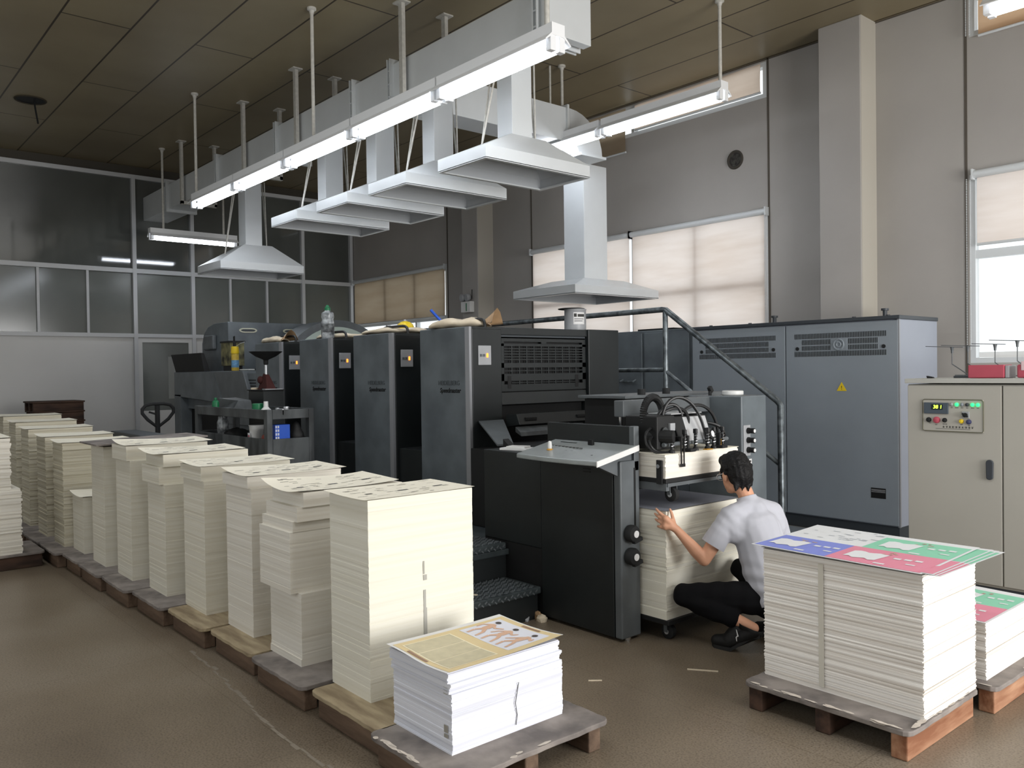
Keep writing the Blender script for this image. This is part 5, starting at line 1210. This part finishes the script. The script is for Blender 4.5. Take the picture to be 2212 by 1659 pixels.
part('box', B().box(-9.30, -8.35, 2.46, 2.69, 0, .995), M['tower'], t, bevel=.01)
part('lid', B().box(-9.32, -8.33, 2.45, 2.70, .995, 1.04), M['cab_trim'], t, bevel=.008)

# litter on the floor
def scrap(name, label, c, r, m, seed):
    rr = random.Random(seed); b = B(); r_ = bmesh.ops.create_icosphere(b.bm, subdivisions=2, radius=1)
    for v in b.bm.verts:
        v.co = V((v.co.x * r[0], v.co.y * r[1], abs(v.co.z) * r[2])) * rr.uniform(.65, 1.15); v.co += V(c)
    return tag(part(name, b, m, loc=c), label, 'litter')
scrap('crumpled_paper', 'greyish crumpled paper on the floor below the tread steps', (-4.07, 3.52, 0), (.09, .06, .05), M['plate_grey'], 1)
scrap('crumpled_paper', 'cream crumpled paper scrap on the floor by the feeder cabinet', (-3.93, 3.58, 0), (.045, .035, .04), M['packet'], 2)
scrap('crumpled_paper', 'dark crumpled waste in the corner under the tread steps', (-4.0, 3.59, 0), (.09, .02, .06), M['kraft'], 3)
tag(part('paper_strip', B().box(-2.78, -2.62, 3.60, 3.615, 0, .003, rot=R3('Z', 35)), M['packet'], loc=(-2.7, 3.6, 0)), 'thin pale strip on the floor behind the white stack', 'litter')
tag(part('paper_strip', B().box(-3.02, -2.95, 3.08, 3.09, 0, .003, rot=R3('Z', 50)), M['packet'], loc=(-2.98, 3.08, 0)), 'tiny pale strip on the floor beside the white stack', 'litter')
tag(part('paper_strip', B().box(-4.12, -4.07, 3.15, 3.17, .2135, .2165, rot=R3('Z', 20)), M['packet'], loc=(-4.1, 3.16, .2135)), 'pale paper strip on the lower tread step', 'litter')
# ================================================================ CROUCHING WORKER
M['skin'] = mat('skin', (214, 160, 130), .55, spec=.35, var=.12, vscale=9)
M['hair'] = mat('black_hair', (12, 11, 12), .6, spec=.25, bump=.5, bscale=90)
M['shirt'] = mat('light_grey_cotton', (184, 185, 193), .9, spec=.1, var=.06, vscale=6)
M['trouser'] = mat('black_cotton', (20, 20, 22), .9, spec=.1)
M['shoe'] = mat('black_shoe', (18, 18, 19), .6)
M['sole'] = mat('dark_sole', (34, 34, 34), .7)
def cone_seg(b, p0, r0, p1, r1, n=14):
    p0, p1 = V(p0), V(p1)
    b.ball(p0, r0, seg=n, rings=8); b.ball(p1, r1, seg=n, rings=8)
    if (p1 - p0).length > 1e-4: b.cyl(p0, p1, r0, r1, n)
def blob(name, segs, voxel, smooth, m, parent, balls=(), cut=(), bump=None, label=None):
    b = B()
    for s in segs:
        for (p0, r0), (p1, r1) in zip(s, s[1:]): cone_seg(b, p0, r0, p1, r1)
    for c, r, rot in balls: b.ball(c, r[0], r[1], r[2], 18, 12, rot)
    bmesh.ops.recalc_face_normals(b.bm, faces=b.bm.faces)
    me = bpy.data.meshes.new('tmp'); b.bm.to_mesh(me); b.bm.free()
    o = bpy.data.objects.new('tmp', me); COL.objects.link(o)
    md = o.modifiers.new('r', 'REMESH'); md.mode = 'VOXEL'; md.voxel_size = voxel
    md = o.modifiers.new('s', 'SMOOTH'); md.factor = .5; md.iterations = smooth
    bpy.context.view_layer.update()
    me2 = bpy.data.meshes.new_from_object(o.evaluated_get(bpy.context.evaluated_depsgraph_get()))
    bpy.data.objects.remove(o); bpy.data.meshes.remove(me)
    nb = B(); nb.bm.from_mesh(me2); bpy.data.meshes.remove(me2)
    for co, no in cut:
        g = nb.bm.verts[:] + nb.bm.edges[:] + nb.bm.faces[:]
        bmesh.ops.bisect_plane(nb.bm, geom=g, plane_co=V(co), plane_no=V(no), clear_outer=True)
    if bump:
        nb.bm.normal_update()
        for v in nb.bm.verts: v.co += v.normal * bump(v.co)
    for f in nb.bm.faces: f.material_index = 0
    o = part(name, nb, m, parent, smooth='all', recalc=False, label=label)
    return o
P_ = V((-2.665, 4.235, .30)); C1 = V((-2.72, 4.235, .48)); C2 = V((-2.775, 4.235, .66)); N_ = V((-2.815, 4.235, .80)); H_ = V((-2.90, 4.205, .975))
LS, LE, LW = V((-2.85, 4.075, .735)), V((-2.945, 3.96, .495)), V((-3.045, 3.835, .675))
RS, RE, RW = V((-2.77, 4.40, .735)), V((-2.79, 4.53, .50)), V((-3.02, 4.50, .56))
LH, LK, LA = V((-2.70, 4.15, .285)), V((-3.035, 3.885, .285)), V((-2.735, 4.02, .165))
RH, RK, RA = V((-2.645, 4.32, .285)), V((-3.02, 4.44, .35)), V((-2.69, 4.36, .15))
t = thing('person', 'crouching worker in grey T-shirt and black trousers, left hand on the pile', 'person', (-2.75, 4.2, 0))
segs = [[(P_, .115), (C1, .11), (C2, .115), (N_, .055)], [(N_ - V((0, 0, .02)), .05), (V((-2.845, 4.225, .87)), .047), (H_ - V((-.03, 0, .05)), .05)],
        [(LS, .052), (LE.lerp(LS, .5), .045), (LE, .038), (LE.lerp(LW, .3), .039), (LE.lerp(LW, .75), .028), (LW, .024)],
        [(RS, .052), (RE.lerp(RS, .5), .045), (RE, .038), (RE.lerp(RW, .3), .039), (RW, .025)],
        [(N_, .05), (LS, .055)], [(N_, .05), (RS, .055)], [(C2, .10), (LS - V((0, 0, .06)), .06)], [(C2, .10), (RS - V((0, 0, .06)), .06)],
        [(LH, .08), (LK, .055), (LK.lerp(LA, .35), .052), (LA, .034)], [(RH, .08), (RK, .055), (RK.lerp(RA, .35), .052), (RA, .034)],
        [(LA, .034), (V((-2.665, 4.03, .145)), .03), (V((-2.80, 3.998, .045)), .028), (V((-2.855, 3.985, .035)), .018)],
        [(RA, .034), (V((-2.62, 4.365, .13)), .03), (V((-2.77, 4.365, .045)), .028), (V((-2.83, 4.365, .035)), .018)]]
# left hand: palm closes round the corner of the pile, fingers lie along its front face
pa = V((-3.082, 3.783, .715))
segs += [[(LW, .024), (LW.lerp(pa, .5), .026), (pa + V((0, 0, -.02)), .02)], [(LW, .022), (pa + V((.004, 0, .022)), .021)], [(pa + V((0, 0, -.028)), .017), (pa + V((0, 0, .028)), .017)]]
for k, (dz_, tip, ln) in enumerate(((.034, .075, .078), (.012, .045, .09), (-.011, .012, .085), (-.033, -.03, .066))):
    b0 = pa + V((-.006, 0, dz_)); tp = b0 + V((-ln * .88, .008, (tip - dz_) * .9)); mid = b0.lerp(tp, .45) + V((0, -.012, .004))
    q2 = b0.lerp(tp, .75) + V((0, -.006, .001))
    segs.append([(b0, .0105), (mid, .0095), (q2, .0085), (tp, .007)])
segs.append([(LW.lerp(pa, .35) + V((.006, .01, .01)), .014), (V((-3.063, 3.828, .735)), .011), (V((-3.082, 3.838, .765)), .0095), (V((-3.09, 3.836, .785)), .0075)])
# right hand flat on the pile side
pr_ = V((-3.077, 4.50, .60)); segs += [[(RW, .024), (pr_, .02)], [(pr_ + V((0, -.026, .01)), .016), (pr_ + V((0, .026, .0)), .016)]]
for k, (dy_, ln) in enumerate(((-.03, .07), (-.01, .082), (.011, .078), (.031, .06))):
    b0 = pr_ + V((-.004, dy_, .015)); segs.append([(b0, .010), (b0 + V((-.004, dy_ * .3, ln * .5)), .009), (b0 + V((-.008, dy_ * .5, ln)), .007)])
segs.append([(pr_ + V((.01, -.02, -.01)), .013), (pr_ + V((.0, -.055, .01)), .010), (pr_ + V((-.006, -.07, .035)), .008)])
g_ = V((-.90, .34, -.30)).normalized(); sd = V((0, 0, 1)).cross(g_).normalized(); up = g_.cross(sd)
Rh = Matrix((g_, sd, up)).transposed()
def hp(a, l, u): return H_ + g_ * a + sd * l + up * u
balls = [(hp(-.01, 0, .025), (.095, .074, .095), Rh), (hp(.03, 0, -.035), (.062, .058, .075), Rh), (hp(.06, 0, -.085), (.028, .034, .022), Rh),
         (hp(-.005, .076, -.015), (.022, .010, .032), Rh), (hp(-.005, -.076, -.015), (.022, .010, .032), Rh)]
segs.append([(hp(.088, 0, .0), .010), (hp(.103, 0, -.028), .013)]); segs.append([(hp(.078, -.02, -.065), .012), (hp(.078, .02, -.065), .012)])
segs.append([(hp(.082, -.035, .02), .012), (hp(.086, 0, .018), .010), (hp(.082, .035, .02), .012)])
body = blob('body', segs, .0052, 3, M['skin'], t, balls)
for l in (-.03, .03):
    e = part('eye', B().ball(hp(.082, l, .0), .012, .012, .009, 12, 8), M['label_white'], t, smooth='all')
    part('iris', B().ball(hp(.0915, l, .0), .004, .005, .005, 10, 6), M['black_deep'], e, smooth='all')
part('mouth', B().tube([hp(.088, -.02, -.066), hp(.0905, 0, -.067), hp(.088, .02, -.066)], .003, 6), mat('lips', (170, 96, 88), .5), t, smooth='all')
# hair: a cap with short spikes at the nape and crown
rr = random.Random(12); hs = []
hb = [(hp(-.022, 0, .04), (.096, .083, .094), Rh), (hp(-.052, 0, -.005), (.074, .078, .084), Rh), (hp(.03, 0, .09), (.06, .066, .04), Rh)]
for k in range(120):
    th, ph = rr.uniform(0, 2 * math.pi), rr.uniform(-.5, 1.45)
    d = V((math.cos(th) * math.cos(ph), math.sin(th) * math.cos(ph), math.sin(ph)))
    if d.x > .35 and d.z < .55: continue
    a = hp(-.02 + d.x * .088, d.y * .076, .03 + d.z * .088); w_ = g_ * (d.x - .35) + sd * d.y + up * (d.z - .15)
    hs.append([(a, .016), (a + w_.normalized() * rr.uniform(.006, .016), .006)])
for l in (-.06, .06): hs.append([(hp(.02, l * 1.12, .03), .016), (hp(.03, l * 1.18, -.015), .006)])
for k in range(9): l = -.055 + k * .0138; hs.append([(hp(-.07, l, -.05), .016), (hp(-.062, l * 1.02, -.088 - .012 * (k % 3)), .005)])
blob('hair', hs, .006, 1, M['hair'], t, hb, bump=lambda c: .0022 * math.sin(c.x * 160 + c.z * 40) * math.sin(c.y * 150))
gl = B()
for l in (-.034, .034): gl.tube([hp(.1, l, 0) + sd * .027 * math.cos(a) + up * .021 * math.sin(a) for a in [i * math.pi / 8 for i in range(16)]], .0022, 6, True)
gl.tube([hp(.1, -.007, .004), hp(.102, 0, .006), hp(.1, .007, .004)], .002, 6)
for s_ in (-1, 1): gl.tube([hp(.1, s_ * .06, .004), hp(.05, s_ * .079, .006), hp(-.005, s_ * .084, .004)], .002, 6)
part('spectacles', gl, M['silver'], t, smooth='all')
# T-shirt
Rt = R3('Y', -17) 
hem = V((-2.64, 4.235, .295))
sh = [[(hem, .128), (C1, .126), (C2, .128), (V((-2.80, 4.235, .755)), .085)], [(hem + V((0, -.045, .0)), .125), (C1 + V((0, -.035, 0)), .122), (C2 + V((0, -.05, .0)), .112), (LS + V((.01, .03, -.02)), .062)],
      [(hem + V((0, .045, 0)), .125), (C1 + V((0, .035, 0)), .122), (C2 + V((0, .05, 0)), .112), (RS + V((.01, -.03, -.02)), .062)],
      [(V((-2.812, 4.2, .785)), .062), (LS + V((0, .01, .004)), .064), (LS.lerp(LE, .30), .069), (LS.lerp(LE, .75), .070)], [(V((-2.80, 4.27, .785)), .062), (RS + V((0, -.01, .004)), .064), (RS.lerp(RE, .30), .069), (RS.lerp(RE, .75), .070)],
      [(C2 + V((0, -.03, -.02)), .115), (LS + V((.015, .02, -.075)), .078), (LS + V((0, .0, -.03)), .07)], [(C2 + V((0, .03, -.02)), .115), (RS + V((.015, -.02, -.075)), .078), (RS + V((0, 0, -.03)), .07)],
      [(V((-2.822, 4.232, .80)), .062), (V((-2.838, 4.228, .84)), .059)]]
ua = (LE - LS).normalized(); ub = (RE - RS).normalized()
def folds(c):
    w = max(0, 1 - abs(c.z - .36) / .2); u_ = max(0, 1 - (c - LS).length / .16)
    return .005 * w * math.sin(c.z * 75 + 9 * c.y + 3 * math.sin(c.y * 14)) + .0025 * math.sin(c.y * 34 + c.z * 18) + .003 * u_ * math.sin((c - LS).dot(V((.5, .4, .77))) * 120)
tees = blob('t_shirt', sh, .008, 4, M['shirt'], t, (), [(V((-2.64, 4.235, .255)), V((.33, 0, -1)).normalized()), (V((-2.842, 4.226, .842)), V((-.35, 0, 1)).normalized())], bump=folds)
def trim(o, co, no, near, rad):      # cut a sleeve end clean
    me = o.data; bm_ = bmesh.new(); bm_.from_mesh(me); off = wloc(o.parent); co = V(co) - off; near = V(near) - off
    g = [v for v in bm_.verts if (v.co - near).length < rad]; g = [v for v in g if (v.co - near).dot(V(no)) > -.075 and ((v.co - near) - V(no) * (v.co - near).dot(V(no))).length < .088]; vs = set(g)
    ed = [e for e in bm_.edges if e.verts[0] in vs and e.verts[1] in vs]; fs = [f for f in bm_.faces if all(v in vs for v in f.verts)]
    bmesh.ops.bisect_plane(bm_, geom=g + ed + fs, plane_co=co, plane_no=V(no), clear_outer=True)
    bm_.to_mesh(me); bm_.free()
    for p in me.polygons: p.use_smooth = True
pL, pR = LS.lerp(LE, .66), RS.lerp(RE, .66)
trim(tees, pL, ua, pL + ua * .06, .12); trim(tees, pR, ub, pR + ub * .06, .12)
# trousers
tr = [[(P_ + V((0, 0, -.005)), .13), (P_ + V((-.03, 0, .06)), .12)], [(LH, .10), (LH.lerp(LK, .5), .088), (LK, .066), (LK.lerp(LA, .4), .068), (LK.lerp(LA, .82), .058)], [(RH, .10), (RH.lerp(RK, .5), .088), (RK, .066), (RK.lerp(RA, .4), .068), (RK.lerp(RA, .82), .058)],
      [(LH + V((.03, .02, -.02)), .095), (RH + V((.03, -.02, -.02)), .095)]]
blob('trousers', tr, .008, 3, M['trouser'], t, bump=lambda c: .0025 * math.sin(c.x * 60 + c.y * 25) + .002 * math.sin(c.z * 80))
# shoes
for A_, hl, bl, to, nm in ((LA, V((-2.665, 4.03, .145)), V((-2.80, 3.998, .045)), V((-2.87, 3.98, .038)), 0), (RA, V((-2.62, 4.365, .13)), V((-2.77, 4.365, .045)), V((-2.845, 4.365, .038)), 1)):
    s = blob('shoe', [[(A_ + V((.03, .003, -.005)), .046), (hl + V((.016, 0, -.014)), .043), (bl, .046), (to + V((-.005, 0, 0)), .036)], [(A_ + V((-.025, 0, -.045)), .044), (bl + V((0, 0, .01)), .046)]], .006, 3, M['shoe'], t, cut=[(A_ + V((0, 0, .005)), V((.25, 0, 1)).normalized())])
    d = (hl - bl).normalized(); n_ = V((-d.y, d.x, 0)).normalized() * .036
    b = B(); pts = [(hl + V((.045, .004, -.035)), .75), (hl + V((0, 0, -.045)), .95), (bl + V((.02, 0, -.034)), 1.1), (bl + V((-.02, -.004, -.036)), 1.12), (to + V((-.012, 0, -.03)), .85), (to + V((-.03, -.003, -.022)), .5)]
    pts = [(V((p.x, p.y, max(p.z, .009))), w) for p, w in pts]
    L_ = [p - n_ * w for p, w in pts]; R_ = [p + n_ * w for p, w in pts]
    for i in range(len(pts) - 1):
        q = [L_[i], L_[i + 1], R_[i + 1], R_[i]]
        b.hexa([p + V((0, 0, -.009)) for p in q], [p + V((0, 0, .012)) for p in q])
    part('sole', b, M['sole'], s)
    # white swoop on the outer side
    if nm == 0:
        o_ = (hl.lerp(bl, .45)) + V((.0, -.047, .0))
        b = B(); dd = (bl - hl).normalized()
        cz = [(0, -.032), (.012, -.010), (.004, .002), (.022, .035), (.016, .034), (-.008, .0), (.004, -.008), (-.004, -.03)]
        b._f([b.bm.verts.new(o_ + V((-.9 * x - .35 * z * 0, -.004, 0)) + V((.25 * z, 0, z))) for x, z in cz])
        part('side_emblem', b, M['label_white'], s)
        lc = B()
        for k in range(2): lc.tube(bez(A_ + V((-.03, -.02 + .03 * k, -.005)), A_ + V((-.06, -.03 + .05 * k, .03)), A_ + V((-.075, -.02 + .04 * k, 0)), A_ + V((-.045, -.012 + .02 * k, -.015)), 10), .003, 6)
        part('lace_loop', lc, M['shoe'], s)
# ================================================================ LIGHT
def area(nm, loc, sx, sy, power, col, direction):
    l = bpy.data.lights.new(nm, 'AREA'); l.shape = 'RECTANGLE'; l.size = sx; l.size_y = sy; l.energy = power; l.color = col
    o = bpy.data.objects.new(nm, l); COL.objects.link(o); o.location = loc
    o.rotation_euler = V(direction).to_track_quat('-Z', 'Y').to_euler(); return o
sky = (.93, .97, 1.0)
area('doorway_daylight', (4.6, 4.5, 1.8), 4.4, 3.4, 580, (1.0, .985, .97), (-1, 0, 0))
area('workshop_fill', (-.5, -3.7, 3.0), 9.5, 3.6, 128, (.92, .97, 1.0), (0, 1, 0))
area('workshop_fill_far', (-10.0, -3.7, 3.0), 9, 3.6, 38, (.92, .97, 1.0), (0, 1, 0))
area('aisle_light', (-5.5, .9, 5.15), 9.0, .5, 85, (.94, .97, 1.0), (0, 0, -1))
area('workshop_right_fill', (1.2, 2.5, 5.1), 3.0, 5.0, 120, (.96, .98, 1.0), (0, 0, -1))  # added overhead fill that brightens the right-hand floor; no fitting hangs there
w = bpy.data.worlds.new('world'); SC.world = w; w.use_nodes = True
w.node_tree.nodes['Background'].inputs[0].default_value = (.95, .98, 1.0, 1); w.node_tree.nodes['Background'].inputs[1].default_value = 1.5
SC.view_settings.view_transform = 'Standard'; SC.view_settings.look = 'None'; SC.view_settings.exposure = 0; SC.view_settings.gamma = 1
SC.cycles.use_denoising = True
SC.cycles.max_bounces = 6; SC.cycles.diffuse_bounces = 3; SC.cycles.glossy_bounces = 3; SC.cycles.transparent_max_bounces = 12
SC.cycles.sample_clamp_indirect = 6; SC.cycles.caustics_reflective = False; SC.cycles.caustics_refractive = False
